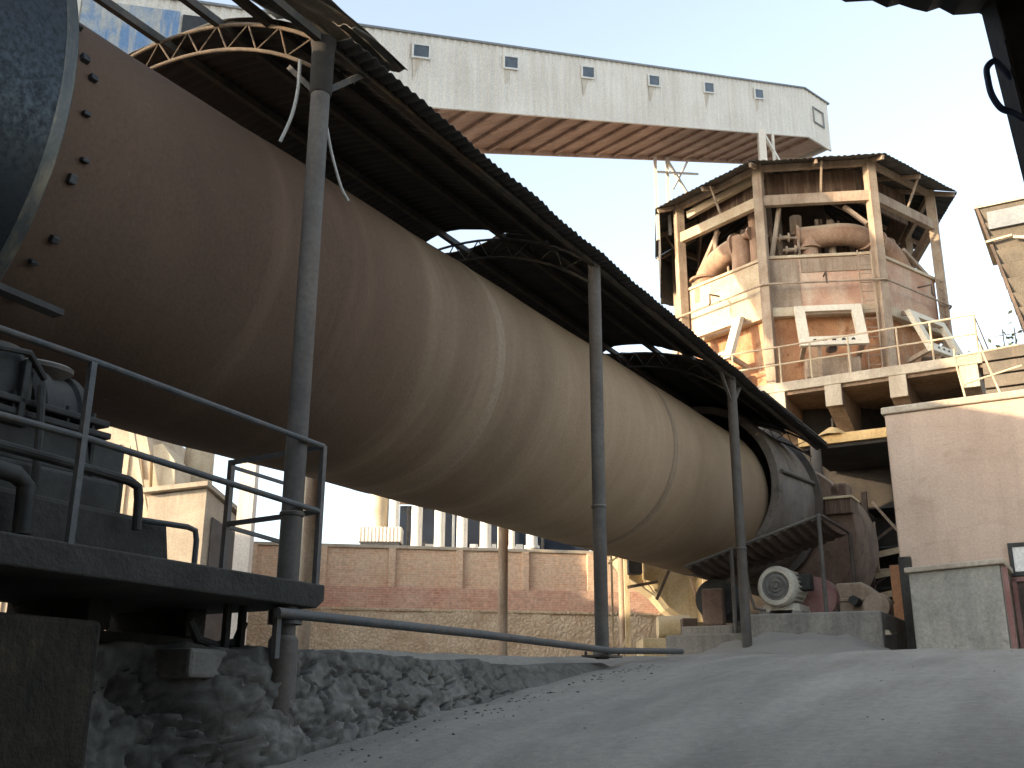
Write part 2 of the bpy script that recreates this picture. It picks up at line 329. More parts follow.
# ------------------------------------------------------------------ ground: a ramp up to a level yard, a terrace under the kiln
RAMP = [(-60, -1.5), (-2, -1.5), (1.5, -1.25), (6.7, -.33), (10, .2), (13, .62), (15.5, .86), (18, 1.0), (22, 1.08), (30, 1.1), (60, 1.1)]
TERR = [(-60, .1), (2, .3), (6.7, .52), (12.8, .72), (18, 1.0), (22, 1.08), (60, 1.1)]
def smooth_tab(tab, a): return (interp(tab, a-.8)+interp(tab, a)*2+interp(tab, a+.8))/4
def ground_z(s, a):
    r = smooth_tab(RAMP, a); t = smooth_tab(TERR, a)
    f = sstep(-6.15, -6.75, s+.95*sstep(7.0, 5.8, a))
    z = lerp(r, t, f) if t > r else max(r, t)
    near = math.exp(-((s+3)/14)**2)*(1 if -5 < a < 30 else 0)
    z += (.05*fbm(s*.5, a*.3)+.018*fbm(s*2.2, a*1.4, 3))*near
    for c0 in (-3.9, -2.3, -.4, 1.3, 2.9):
        c_ = c0+.5*math.sin(a*.16+c0)+.12*a*.1; z -= .028*math.exp(-((s-c_)/.2)**2)*near*(.6+.6*fbm(a*.5, c0))
    z += .1*math.exp(-((a-19.1)/1.2)**2)*math.exp(-((s+6.1)/1.2)**2)        # dust heaped round the third post
    return z
us = [-3000, -600, -150, -60, -30, -20]+[-16+.5*i for i in range(16)]+[-8+.16*i for i in range(100)]+[8.5, 10, 14, 20, 40, 150, 600, 3000]
vs = [-3000, -600, -100, -30, -12, -6]+[-4+.16*i for i in range(170)]+[23.5+.8*i for i in range(12)]+[36, 42, 60, 150, 600, 3000]
structure('ground', MB().grid(lambda u, v: (u, v, ground_z(u, v)), us, vs), 'ground')

# ------------------------------------------------------------------ the rotary kiln
KS = -8.384
def kz(a): return 4.37+.0203*a
KA = Vector((0, .99979, .0203))
def kp(a): return Vector((KS, a, kz(a)))
kiln = Thing('rotary_kiln', 'huge dust brown rotary kiln tube running under the arched canopy', 'kiln', (KS, 5, 0.3))
prof = []
for a in [-14+.5*i for i in range(75)]+[23.1]:
    prof.append((a-5, 1.75+.006*math.sin(a*1.7)+.004*math.sin(a*4.1+1)))
shell = kiln.part('shell', MB().lathe(kp(5), KA, prof, 120), 'kiln')
for a in (11.25, 17.5):
    kiln.part('weld_band', MB().lathe(kp(a), KA, [(-.10, 1.751), (-.06, 1.758), (.06, 1.758), (.10, 1.751)], 120), 'kilnband', parent=shell)
tyre = kiln.part('riding_ring', MB().lathe(kp(4.17), KA, [(-1.1, 1.84), (-1.1, 2.26), (-1.04, 2.32), (-.13, 2.32), (-.13, 1.84)], 160, closed=True), 'tyre', label='blue grey worn steel ring round the near end of the kiln')
kiln.part('worn_rim', MB().lathe(kp(4.17), KA, [(-.127, 1.9), (-.127, 2.318), (-.02, 2.31), (0, 2.29), (0, 1.9)], 160, closed=True), 'rim', parent=tyre)
kiln.part('shim_band', MB().lathe(kp(4.17), KA, [(-1.3, 1.755), (-1.3, 1.84), (.14, 1.84), (.16, 1.755)], 120), 'black')
for i in range(34):
    w = 2*math.pi*i/34+.05+.05*math.sin(i*2.4)
    rad = Vector((math.cos(w), 0, math.sin(w))); tan = Vector((-math.sin(w), 0, math.cos(w)))
    c = kp(4.66+.06*(i % 2))+rad*1.775
    m = MB(); hx, hy, hz = tan*(.02+.010*(i % 3)), KA*.034, rad*.03
    m.hexa([c-hx-hy-hz, c+hx-hy-hz, c+hx+hy-hz, c-hx+hy-hz, c-hx-hy+hz, c+hx-hy+hz, c+hx+hy+hz, c-hx+hy+hz])
    kiln.part('retaining_block', m, 'black', .01)

hood = Thing('kiln_end_hood', 'grey sheet steel hood with flanges closing the far end of the kiln', 'kiln hood', (KS, 24.5, 1.1))
HO = kp(24)+Vector((.13, 0, .2))
hood.part('hood_drum', MB().lathe(HO, KA, [(-1.05, 1.80), (-1.05, 1.90), (-.8, 1.97), (2.0, 1.99), (2.0, .2)], 96), 'hoodmat')
hood.part('sealing_ring', MB().lathe(HO, KA, [(-1.1, 1.78), (-1.1, 1.95), (-1.0, 2.0), (-.86, 2.0), (-.82, 1.95)], 96), 'hoodmat')
hood.part('flange', MB().lathe(HO, KA, [(1.9, 1.95), (1.9, 2.15), (2.03, 2.15), (2.03, 1.9)], 96), 'post')
pts = []
for k in range(13):
    w = R(6+.5*k); pts.append(kp(22.95+.25*k)+Vector((.13+math.cos(w)*2.03, 0, .2+math.sin(w)*2.03)))
hood.part('cooling_pipe', MB().tube(pts, .045, 8), 'post')
hood.part('casing', MB().lathe((-7.3, 26.3, 4.3), (0, 1, 0), [(0, 0), (0, 1.85), (.08, 1.9), (2.4, 1.9), (2.4, 0)], 64), 'casing', label='brown rusty lower casing')
hood.part('saddle', MB().box(-8.0, -6.9, 24.4, 25.4, 1.0, 2.9), 'shade_black', .03)
piers = Thing('kiln_pier', 'dusty concrete pier carrying the far roller station of the kiln', 'pier', (KS, 21.5, 1.0))
piers.part('pier_block', MB().box(-8.0, -6.9, 20.9, 22.5, .9, 1.75), 'conc', .03)
piers.part('support_roller', MB().lathe((-7.35, 21.2, 2.3), (0, 1, 0), [(0, 0), (0, .42), (.9, .42), (.9, 0)], 40), 'dark_steel')
piers.part('bearing_housing', MB().box(-7.55, -7.1, 20.95, 21.15, 1.75, 2.5), 'casing', .04)

# ------------------------------------------------------------------ canopy over the kiln
def zarc(s): return 3.405+math.sqrt(max(.01, 3.745**2-(s+8.4)**2))
can = Thing('kiln_canopy', 'long arched black sheet metal canopy on tall pipe posts over the kiln', 'canopy', (-6.0, 6.7, ground_z(-6, 6.7)))
def near_post(a, base):
    return MB().tube([(-6, a, base), (-6, a, 6.27)], .092, 20)
for a, bz in ((6.7, ground_z(-5.9, 6.7)-.12), (12.8, .70), (18.92, 1.0)):
    p = can.part('post', near_post(a, bz), 'post')
    if a > 12:
        can.part('foot_plate', MB().box(-6.2, -5.8, a-.2, a+.2, bz+.02, bz+.045), 'post', parent=p)
        for k in range(4):
            can.part('foot_bolt', MB().lathe((-6+.16*(1 if k % 2 else -1), a+.16*(1 if k > 1 else -1), bz+.04), (0, 0, 1), [(0, .018), (.05, .018), (.05, 0)], 6), 'dark_steel', parent=p)
    if 6 < a < 20:
        can.part('base_collar', MB().lathe((-6, a, bz), (0, 0, 1), [(.05, .0), (.05, .12), (.10, .12), (.14, .09)] if a > 12 else [(0, 0), (0, .128), (1.02, .122), (1.06, .1)], 20), 'conc' if a > 12 else 'post', parent=p)
    can.part('joint_ring', MB().lathe((-6, a, bz+1.9+.35*math.sin(a)), (0, 0, 1), [(0, .1), (.008, .106), (.03, .106), (.038, .1)], 20), 'post', parent=p)
for a in (12.49, 18.42, 24.3):
    can.part('post', MB().tube([(-10.8, a, .9), (-10.8, a, 6.25)], .10, 16), 'tower_steel')
can.part('post', MB().tube([(-10.8, 6.5, .4), (-10.8, 6.5, 6.25)], .10, 16), 'tower_steel')
def truss(a, mat):
    m = MB(); n = 22
    top = [(lerp(-5.92, -10.9, i/n), a, zarc(lerp(-5.95, -10.85, i/n))-.04) for i in range(n+1)]
    bot = [(lerp(-6.05, -10.75, i/n), a, zarc(lerp(-6.05, -10.75, i/n))-.34) for i in range(n+1)]
    m.tube(top, .021, 8); m.tube(bot, .02, 8)
    for i in range(1, n-1, 2):
        m.tube([top[i], bot[i+1]], .010, 6); m.tube([bot[i+1], top[i+2]], .010, 6)
    return m
for a, mt in ((6.7, 'rust'), (12.74, 'roofsteel'), (18.86, 'roofsteel'), (25.0, 'roofsteel')):
    can.part('arch_truss', truss(a, mt), mt)
can.part('purlin', MB().bar((-5.98, 7.4, zarc(-5.98)), (-5.98, 9.6, zarc(-5.98)), .07, .09), 'rust')  # rusty ochre only here, standing in for light on this stretch
can.part('purlin', MB().bar((-5.98, 5.6, zarc(-5.98)), (-5.98, 7.4, zarc(-5.98)), .07, .09), 'roofsteel')
can.part('post_shade_collar', MB().lathe((-6, 6.7, 5.68), (0, 0, 1), [(0, .10), (.02, .108), (.5, .112), (.6, .13)], 20), 'shade_black')  # dark collar added for the shade at the post top
for s, a0, mt in ((-5.98, 9.6, 'roofsteel'), (-6.75, 5.9, 'roofsteel'), (-7.5, 4.3, 'roofsteel'), (-8.4, 4.3, 'roofsteel'), (-9.3, 6.2, 'roofsteel'), (-10.1, 6.2, 'roofsteel'), (-10.85, 6.0, 'roofsteel')):
    can.part('purlin', MB().bar((s, a0, zarc(s)-.0), (s, 25.4, zarc(s)-.0), .07, .09), mt)
def edge_jag(a): return .012*math.sin(a*3.1)+.02*fbm(a*.9, 2.2)
def sheet(alo, ahi, smin=-10.95, smax=-5.72, dz=.06):
    m = MB(); ns = 28; step = .028
    na = int((max(ahi(-8.4), ahi(-6), ahi(-10))-min(alo(-8.4), alo(-6)))/step)
    def fn(i, j):
        t = j/ns; s0 = lerp(smax, smin, t); a = lerp(alo(s0), ahi(s0), i/na)
        s = s0 + (edge_jag(a) if j == 0 else 0)
        # sheets overlap like scales every 0.9 m, with a corrugation of 0.17 m running across
        w = .014*math.sin(2*math.pi*a/.14)
        lap = ((a/.9) % 1.0)*.016
        sag = -.012*math.exp(-((s+5.8)/.25)**2)*(1+math.sin(a*2.3))
        return (s, a, zarc(max(-10.95, min(-5.9, s)))+dz+w+lap+sag+.012*fbm(a*.7, s))
    m.grid(fn, list(range(na+1)), list(range(ns+1))); return m
def gapw(s, c, w, wid): return wid*max(0, 1-((s-c)/w)**2)
can.part('roof_sheet', sheet(lambda s: 6.74+.05*math.sin(s*2.1), lambda s: 12.70-gapw(s, -8.35, .85, .20)), 'roof', solid=.006)
can.part('roof_sheet', sheet(lambda s: 12.72+gapw(s, -8.45, .9, .42), lambda s: 18.86-gapw(s, -8.0, .7, .25)), 'roof', solid=.006)
can.part('roof_sheet', sheet(lambda s: 18.88+gapw(s, -7.6, 1.15, .3), lambda s: 25.35+.1*math.sin(s*5)), 'roof', solid=.006)
# buckled spare sheets lying on the near corner of the canopy
def loose(a0, a1, s0, s1, z0, z1, tw=.1):
    m = MB(); n = int((a1-a0)/.03)
    def fn(i, j):
        a = lerp(a0, a1, i/n); t = j/8; s = lerp(s0, s1, t)+.05*math.sin(a*2)
        return (s, a, lerp(z0, z1, t)+.02*math.sin(2*math.pi*(s+.1*a)/.16)+tw*math.sin((a-a0)*1.3)*t+.02*fbm(a, s))
    return m.grid(fn, list(range(n+1)), list(range(9)))
can.part('loose_sheet', loose(4.9, 7.55, -6.55, -5.70, 6.80, 6.36), 'roof_edge', solid=.006, label='buckled grey sheet on the near corner of the canopy')
can.part('loose_sheet', loose(5.3, 6.9, -6.9, -6.1, 6.98, 6.62, .05), 'roof', solid=.006)
can.part('loose_sheet', loose(6.7, 7.6, -5.95, -5.66, 6.46, 6.30, .08), 'roof_edge', solid=.006)
can.part('eave_strip', MB().bar((-5.78, 20.2, 6.30), (-5.78, 25.4, 6.36), .10, .02), 'roof_edge')
can.part('bracket', MB().bar((-6, 18.92, 5.7), (-6, 18.3, 6.25), .05, .06).bar((-6, 18.92, 5.7), (-6, 19.5, 6.25), .05, .06), 'post')
can.part('bracket', MB().bar((-6.05, 6.78, 5.7), (-6.5, 6.78, 6.2), .05, .05).bar((-6, 6.7, 5.7), (-6, 7.3, 6.25), .06, .06), 'roofsteel')

def cable(name, label, pts, r, mat):
    P = []
    for i in range(len(pts)-1):
        p0 = Vector(pts[max(0, i-1)]); p1 = Vector(pts[i]); p2 = Vector(pts[i+1]); p3 = Vector(pts[min(len(pts)-1, i+2)])
        for k in range(6):
            t = k/6; P.append(.5*((2*p1)+(p2-p0)*t+(2*p0-5*p1+4*p2-p3)*t*t+(3*p1-p0-3*p2+p3)*t**3))
    P.append(Vector(pts[-1])); return single(name, label, 'cable', pts[0], MB().tube(P, r, 7), mat)
cable('hanging_cable', 'pale cable end dangling from the canopy left of the first post', [(-6.22, 6.62, 6.1), (-6.2, 6.6, 5.75), (-6.24, 6.58, 5.45), (-6.34, 6.56, 5.2)], .017, 'greycable')
cable('hanging_cable', 'pale cable trailing out from behind the first post to the right', [(-6.0, 6.82, 5.4), (-6.0, 6.92, 5.15), (-6.0, 7.08, 4.88), (-6.0, 7.2, 4.78)], .014, 'greycable')

# ------------------------------------------------------------------ service platform at the near end
plat = Thing('service_platform', 'grimy concrete platform slab with beams on a streaked concrete pier', 'platform', (-7, 4, -.6))
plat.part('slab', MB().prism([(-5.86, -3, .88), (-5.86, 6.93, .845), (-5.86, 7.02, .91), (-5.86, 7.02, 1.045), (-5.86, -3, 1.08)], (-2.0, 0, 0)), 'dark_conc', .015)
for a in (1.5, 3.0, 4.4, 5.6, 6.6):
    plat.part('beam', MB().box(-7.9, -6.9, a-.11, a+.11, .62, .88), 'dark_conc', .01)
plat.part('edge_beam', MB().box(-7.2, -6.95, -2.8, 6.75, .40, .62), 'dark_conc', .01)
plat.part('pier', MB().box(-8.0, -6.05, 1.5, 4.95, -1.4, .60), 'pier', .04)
plat.part('ledge_block', MB().box(-6.9, -6.2, 5.9, 6.75, .26, .48), 'conc', .03)
plat.part('bracket', MB().tube([(-6.35, 6.0, .7), (-6.35, 6.1, .56), (-6.35, 6.3, .52), (-6.35, 6.52, .56), (-6.35, 6.6, .72)], .035, 8).bar((-6.3, 6.35, .5), (-6.3, 6.35, .9), .05, .05).bar((-6.3, 6.52, .3), (-6.3, 6.52, .9), .05, .05), 'dark_steel')

rail = Thing('guard_railing', 'grey tube railing with two rails along the concrete platform edge', 'railing', (-5.98, 4, 1.09))
rs = -5.885
ea = 6.92
rail.part('top_rail', MB().tube([(rs, -2, 2.33), (rs, 4.5, 2.30), (rs, ea, 2.235)], .024, 10), 'rail')
rail.part('mid_rail', MB().tube([(rs, -2, 1.80), (rs, 4.5, 1.76), (rs, ea, 1.66)], .024, 10), 'rail')
for a in (2.1, 4.47, ea):
    rail.part('post', MB().bar((rs, a, 1.04), (rs, a, 2.29 if a < 6 else 2.24), .045, .045), 'rail')
fs = -7.05
rail.part('end_rail', MB().bar((rs, ea, 2.23), (fs, ea+.08, 2.24), .04, .04), 'rail')
rail.part('end_rail', MB().bar((rs, ea, 1.66), (fs, ea+.08, 1.66), .04, .04), 'rail')
rail.part('post', MB().bar((fs, ea+.08, 1.05), (fs, ea+.08, 2.26), .05, .05), 'rail')
rail.part('far_rail', MB().bar((fs, ea+.08, 2.20), (fs-.05, 8.0, 2.19), .03, .03), 'rail'); rail.part('far_rail', MB().bar((fs, ea+.08, 1.64), (fs-.05, 8.0, 1.60), .035, .035), 'rail')

pad = single('machine_plinth', 'oil blackened concrete plinth under the roller bearing on the platform', 'plinth', (-6.6, 4, 1.08), MB().prism([(-6.2, 1.0, 1.09), (-6.2, 5.62, 1.075), (-6.24, 5.60, 1.40), (-6.24, 1.0, 1.48)], (-1.5, 0, 0)).jitter(.01), 'dark_conc', bev=.04)
class MBS(MB):
    def add(s, verts, faces, smooth=False): return MB.add(s, [Vector(v)+Vector((.06, -.19, -.07)) for v in verts], faces, smooth)
brg = Thing('bearing_housing', 'black greasy roller bearing housing with a round capped dome', 'bearing housing', (-6.9, 4.7, 1.47))
brg.part('base_block', MBS().box(-7.35, -6.45, 3.4, 5.42, 1.44, 1.72).jitter(.012), 'dark_steel', .03)
brg.part('lower_casing', MBS().prism([(-6.55, 3.45, 1.72), (-6.55, 5.25, 1.70), (-6.55, 5.18, 2.02), (-6.55, 3.45, 2.02)], (-.8, 0, 0)), 'dark_steel', .04)
brg.part('split_flange', MBS().box(-7.4, -6.46, 3.4, 5.3, 2.02, 2.07), 'dark_steel', .012)
brg.part('split_flange', MBS().box(-7.4, -6.44, 3.4, 5.26, 2.10, 2.15), 'dark_steel', .012)
brg.part('upper_dome', MBS().lathe((-6.95, 4.72, 2.12), (0, 1, 0), [(0, 0), (0, .36), (.06, .42), (.14, .42), (.16, .39), (.34, .39), (.36, .42), (.42, .42), (.5, .34), (.5, 0)], 40), 'dark_steel')
brg.part('inspection_cap', MBS().lathe((-6.82, 4.92, 2.50), (.15, 0, 1), [(-.05, .12), (.02, .2), (.05, .2), (.065, .17), (.065, 0)], 24), 'post', label='pale round inspection cap on the dome')
brg.part('gearbox', MBS().prism([(-6.5, 3.4, 1.95), (-6.5, 4.66, 1.95), (-6.5, 4.64, 2.38), (-6.5, 4.5, 2.50), (-6.5, 3.9, 2.52), (-6.5, 3.4, 2.56)], (-.9, 0, 0)).jitter(.012), 'dark_steel', .05)
brg.part('gearbox_rib', MBS().box(-6.5, -6.44, 4.2, 4.26, 2.0, 2.46).box(-6.5, -6.44, 4.5, 4.55, 2.0, 2.42), 'dark_steel', .008)
brg.part('gearbox_cap', MBS().lathe((-6.72, 4.42, 2.50), (.1, 0, 1), [(0, .15), (.02, .18), (.05, .18), (.07, .0)], 24), 'post')
for k in range(8):
    brg.part('flange_bolt', MBS().lathe((-6.49, 3.6+.22*k, 2.1), (0, 0, 1), [(-.09, .02), (.09, .02), (.09, 0)], 6), 'dark_steel')
brg.part('oil_pipe', MBS().tube([(-6.42, 4.1, 2.30), (-6.40, 4.2, 2.42), (-6.42, 4.5, 2.46), (-6.5, 4.7, 2.34)], .025, 8), 'dark_steel')
brg.part('oil_pipe', MBS().tube([(-6.40, 4.62, 2.25), (-6.38, 4.64, 1.9), (-6.38, 4.66, 1.55)], .028, 8), 'dark_steel')
mbx = Thing('drive_box', 'small black square drive box beside the domed bearing', 'drive box', (-6.7, 5.4, 1.45))
mbx.part('body', MBS().box(-7.05, -6.55, 5.2, 5.52, 1.78, 2.03), 'dark_steel', .03)
mbx.part('stand', MBS().box(-6.95, -6.5, 5.2, 5.5, 1.40, 1.78), 'dark_conc', .02)
single('oil_pipe', 'black oil pipe running level along the platform then bending down', 'pipe', (-6.1, 4, 1.7), MB().tube([(-6.1, 1, 1.72), (-6.1, 4.6, 1.62), (-6.1, 5.07, 1.60), (-6.1, 5.15, 1.57), (-6.1, 5.17, 1.48), (-6.1, 5.18, 1.26)], .035, 10), 'dark_steel')
single('drain_pipe', 'thick grey elbow pipe dropping onto the platform edge at far left', 'pipe', (-6.05, 3.9, 1.4), MB().tube([(-6.05, 1.5, 1.50), (-6.05, 3.9, 1.475), (-6.05, 4.13, 1.46), (-6.05, 4.22, 1.40), (-6.05, 4.235, 1.09)], .06, 12), 'dark_steel')
single('pipe_bracket', 'small bent tube bracket at the end of the black plinth', 'bracket', (-6.06, 5.7, 1.1), MB().tube([(-6.2, 5.3, 1.36), (-6.06, 5.62, 1.345), (-6.06, 5.7, 1.33), (-6.06, 5.72, 1.26), (-6.06, 5.72, 1.08)], .022, 8), 'rail')
single('slide_bar', 'dark steel bar lying aslant in the shadow under the riding ring', 'bar', (-7.2, 4.4, 3.1), MB().bar((-7.0, 3.0, 3.10), (-7.0, 4.95, 3.02), .12, .05).bar((-7.0, 3.2, 3.0), (-7.0, 3.2, 1.5), .1, .1), 'dark_steel')

# ------------------------------------------------------------------ dust covered rubble wall and guard pipe
from mathutils import noise as MN
def rub(i, j):
    a = 3.0+i*.085; t = j/30
    zt = interp([(3, .45), (6.7, .50), (9, .53), (11.2, .55), (12.2, .62), (13, .66)], a)
    zb = ground_z(-5.2, a)-.16; sh = .75*sstep(6.5, 5.6, a)
    if t < .62:
        u = t/.62; s = -5.74-.34*u**1.3-sh; z = lerp(zb, zt, u)
    else:
        u = (t-.62)/.38; s = -6.08-1.24*u-sh; z = zt+.04*u
    k = min(1, max(.08, (11.3-a)/1.8))*(1 if t > .02 else 0)
    p = Vector((a*1.25, t*2.6, 1.7)); p += Vector((fbm(a*2, t*4, 1), fbm(a*2, t*4, 7), 0))*.3
    d, _ = MN.voronoi(p); crack = max(0, 1-(d[1]-d[0])/.10)*max(0, min(1, .5+1.6*fbm(a*.8, t*2, 31)))
    q = Vector((a*4.2, t*9, 4.4)); q += Vector((fbm(a*4, t*8, 3), fbm(a*4, t*8, 9), 0))*.3
    d2, _ = MN.voronoi(q); lump = max(0, .55-d2[0])
    top = sstep(.42, .6, t)
    n = .06*fbm(a*.9, t*2.2, 5)+.04*fbm(a*3.1, t*7, 1)+.024*fbm(a*9, t*22, 2)+.012*fbm(a*20, t*46, 8)-.08*crack+(.012+.06*top)*lump*(.5+fbm(a*1.4, t*3, 13))
    if abs(fbm(a*1.9, t*4, 41)) < .05 and t < .6: n -= .04
    return (s+n*k, a, z+(.6*n*k if t > .1 else .1*n*k))
mr = mat_rubble('cement_crusted_rubble', (.115, .106, .09), (.205, .19, .164), (.09, .083, .07), 2.6, .02)
single('retaining_wall', 'broken rubble wall crusted with grey cement dust below the kiln', 'retaining wall', (-6, 8, -.3), MB().grid(rub, [.3*q for q in range(393)], [.34*q for q in range(89)], True), mr, sharp=60)
bm = bmesh.new(); bmesh.ops.create_icosphere(bm, subdivisions=1, radius=1.0)
ICO = ([v.co.copy() for v in bm.verts], [tuple(v.index for v in f.verts) for f in bm.faces]); bm.free()
grv = MB(); rng = random.Random(3)
for k in range(380):
    u_ = rng.random()
    if u_ < .5: a = rng.uniform(5.5, 13.2); s_ = -5.66+abs(rng.gauss(0, .26))
    elif u_ < .7: a = rng.uniform(15, 19.5); s_ = rng.uniform(-6.8, -1.5)
    else: a = rng.uniform(4, 16); s_ = rng.uniform(-5.4, 3)
    r = rng.choice((.003, .005, .007, .011)) if u_ >= .5 else rng.choice((.005, .008, .012, .018))
    c = Vector((s_, a, ground_z(s_, a)+r*.1)); sx, sy, sz = rng.uniform(.7, 1.4), rng.uniform(.7, 1.4), rng.uniform(.45, .8)
    grv.add([c+Vector((v.x*sx, v.y*sy, v.z*sz))*r*rng.uniform(.7, 1.25) for v in ICO[0]], ICO[1])
gv = single('gravel', 'scattered grey stones and crumbs on the dusty ramp', 'gravel', (-4, 9, 0), grv, mr); gv['kind'] = 'stuff'
gp = Thing('guard_pipe', 'long grey pipe fixed low across the posts above the rubble wall', 'pipe rail', (-5.86, 9, .6))
gp.part('pipe', MB().tube([(-5.86, 6.45, .77), (-5.86, 9.5, .80), (-5.86, 12.8, .80), (-5.86, 15.3, .92)], .042, 12), 'rail')
gp.part('clamp', MB().lathe((-6, 6.7, .70), (0, 0, 1), [(0, .13), (0, .14), (.12, .14), (.12, .13)], 20), 'rail')
gp.part('stub', MB().bar((-5.9, 6.5, .42), (-5.9, 6.5, .78), .05, .05), 'rail')

# ------------------------------------------------------------------ brick boundary wall and what stands behind it
BW = R(81); bx, by = math.sin(BW), math.cos(BW)
bwall = Thing('brick_wall', 'long orange brick boundary wall with pilasters on a rubble plinth', 'brick wall', (0, 33.7, 1.1), 'W', rot=R(9))
BASE = Vector((0, 33.7, 0))
def wl(u, v, z): return Vector((u*bx-v*by*1.0, 33.7+u*by+v*bx, z))     # along, away from camera
def wbox(m, u0, u1, v0, v1, z0, z1):
    return m.hexa([wl(u0, v0, z0), wl(u1, v0, z0), wl(u1, v1, z0), wl(u0, v1, z0), wl(u0, v0, z1), wl(u1, v0, z1), wl(u1, v1, z1), wl(u0, v1, z1)])
def wpart(n, args, mat, bev=.01, **k): return bwall.part(n, wbox(MB(), *args), mat, bev, **k)
wpart('upper_brickwork', (-22, 14, 0, .26, 3.78, 4.98), 'brick')
wpart('coping', (-22, 14, -.08, .34, 4.98, 5.08), 'pale_conc')
for i in range(-9, 6):
    u = .45+2.12*i
    wpart('pilaster', (u-.11, u+.11, -.13, 0, 3.78, 4.98), 'brick')
wpart('brick_band', (-22, 14, -.2, .3, 3.10, 3.77), 'brick_low', label='redder plain brick band below the pilasters')
def lowf(i, j):
    u = -22+i*.3; t = j/10; z = lerp(1.0, 3.1, t)
    n = .07*fbm(u*1.3, z*1.8, 4)+.05*fbm(u*4, z*5, 2)
    p = wl(u, -.62+.36*t+n, z); return p
bwall.part('rubble_plinth', MB().grid(lowf, list(range(121)), list(range(11))), 'rubble', label='sandy rubble masonry footing')
wpart('plinth_ledge', (-22, 14, -.32, -.2, 3.03, 3.12), 'rubble', .02)

cols = [(-5.05, .24, 'slim white column first right of the cream tank'), (-4.05, .27, 'white column second right of the cream tank'), (-3.05, .26, 'white column in the middle of the row behind the brick wall'),
        (-2.08, .26, 'white column with a white box at its foot on the right'), (-1.08, .27, 'white column just left of the ochre far canopy post'), (.02, .14, 'thinnest white column partly behind the ochre canopy post'), (.85, .27, 'white column farthest right behind the brick wall')]
for x, r, lab in cols:
    yy = 45-.27*(x+5.05)
    t = Thing('white_column', lab, 'column', (x, yy, 1.1), 'W', 'white columns behind the brick wall')
    t.part('shaft', MB().lathe((x, yy, 1.1), (0, 0, 1), [(0, r*.88), (11, r*.88), (11, 0)], 24), 'white')
    t.part('base_ring', MB().lathe((x, yy, 6.55), (0, 0, 1), [(0, r), (0, r+.05), (.12, r+.05), (.12, r)], 24), 'white')
for x, lab in ((-4.55, 'thin grey pole with a cross arm left of the second white column'), (-2.55, 'thin white pole between the third and fourth white columns'), (-.55, 'thin white pole left of the thinnest white column'), (1.38, 'thin grey pole right of the last white column')):
    m = MB().tube([(x, 46, 1.1), (x, 46, 8.8)], .06, 8)
    if x < -4: m.bar((x-.25, 46, 8.55), (x+.35, 46, 8.55), .05, .05)
    single('pole', lab, 'pole', (x, 46, 1.1), m, 'white' if -3 < x < 0 else 'post', 'W')
for x, w, lab in ((-3.55, .22, 'low white box left of the middle white column'), (-1.62, .22, 'low white box between two white columns'), (-.75, .12, 'small white box beside a thin pole'), (.35, .2, 'low white box right of the thinnest white column')):
    t = Thing('white_box', lab, 'box', (x, 45.6, 1.1), 'W', 'white boxes between the columns')
    t.part('cabinet', MB().box(x-w*.8, x+w*.8, 45.4, 45.8, 6.6, 7.05), 'white', .02)
    t.part('leg', MB().box(x-.06, x+.06, 45.55, 45.65, 1.1, 6.6), 'post')
bs = Thing('blue_shed', 'dark blue steel building behind the row of white columns', 'shed', (-1.5, 50, 1.1), 'W')
bs.part('wall', MB().box(-5.2, 3.6, 48.5, 54, 1.1, 9.3), 'blueshed')
bs.part('roof', MB().prism([(-5.4, 48.2, 9.3), (3.8, 48.2, 9.3), (3.8, 51.2, 10.6), (-5.4, 51.2, 10.6)], (0, 0, .12)), 'tower_dark')
for x in (-4.2, -2.4, -.6, 1.2):
    bs.part('door', MB().box(x-.3, x+.3, 48.42, 48.497, 5.9, 7.6), 'black')
tk = Thing('cream_tank', 'cream upright tank with a corrugated box on a dark skid', 'tank', (-5.95, 45, 1.1), 'W')
tk.part('vessel', MB().lathe((-5.75, 45.2, 1.1), (0, 0, 1), [(0, .42), (10.5, .42), (10.8, .0)], 28), 'tank')
cb = MB()
for i in range(12):
    cb.box(-6.5+i*.155, -6.42+i*.155, 44.46, 44.52, 7.0, 7.62)
cb.box(-6.5, -4.68, 44.5, 45.4, 7.0, 7.62); tk.part('corrugated_box', cb, 'clad')
tk.part('skid', MB().box(-6.4, -4.75, 44.5, 45.4, 6.72, 7.0), 'black')
tk.part('stand', MB().box(-6.3, -6.1, 44.7, 45.2, 1.1, 6.72).box(-5.1, -4.9, 44.7, 45.2, 1.1, 6.72), 'tower_dark')

# cream buildings seen under the kiln at the left
hs = Thing('cream_house', 'small cream rendered house with a grey door panel seen under the kiln', 'house', (-8.4, 27.5, 1.0), 'W')
hs.part('wall', MB().prism([(-9.45, 27, 1.0), (-7.95, 27, 1.0), (-7.95, 27, 5.62), (-9.45, 27, 5.42)], (.1, 2.6, 0)), 'pale_conc', .01)
hs.part('side_wall', MB().prism([(-7.94, 27.02, 1.0), (-7.35, 28.6, 1.0), (-7.35, 28.6, 5.0), (-7.94, 27.02, 5.6)], (-.12, .04, 0)), 'pale_conc', .01)
hs.part('roof', MB().prism([(-9.6, 26.8, 5.46), (-7.9, 26.8, 5.66), (-7.2, 28.7, 5.06), (-9.3, 29.5, 5.3)], (0, 0, .12)), 'pale_conc')
hs.part('door', MB().prism([(-7.83, 27.22, 1.0), (-7.48, 28.2, 1.0), (-7.48, 28.2, 4.65), (-7.83, 27.22, 4.9)], (.03, -.01, 0)), 'post')
hb = Thing('hopper_building', 'tall cream ribbed building with a sloping strut behind the platform', 'building', (-11.5, 30, 1.0), 'W')
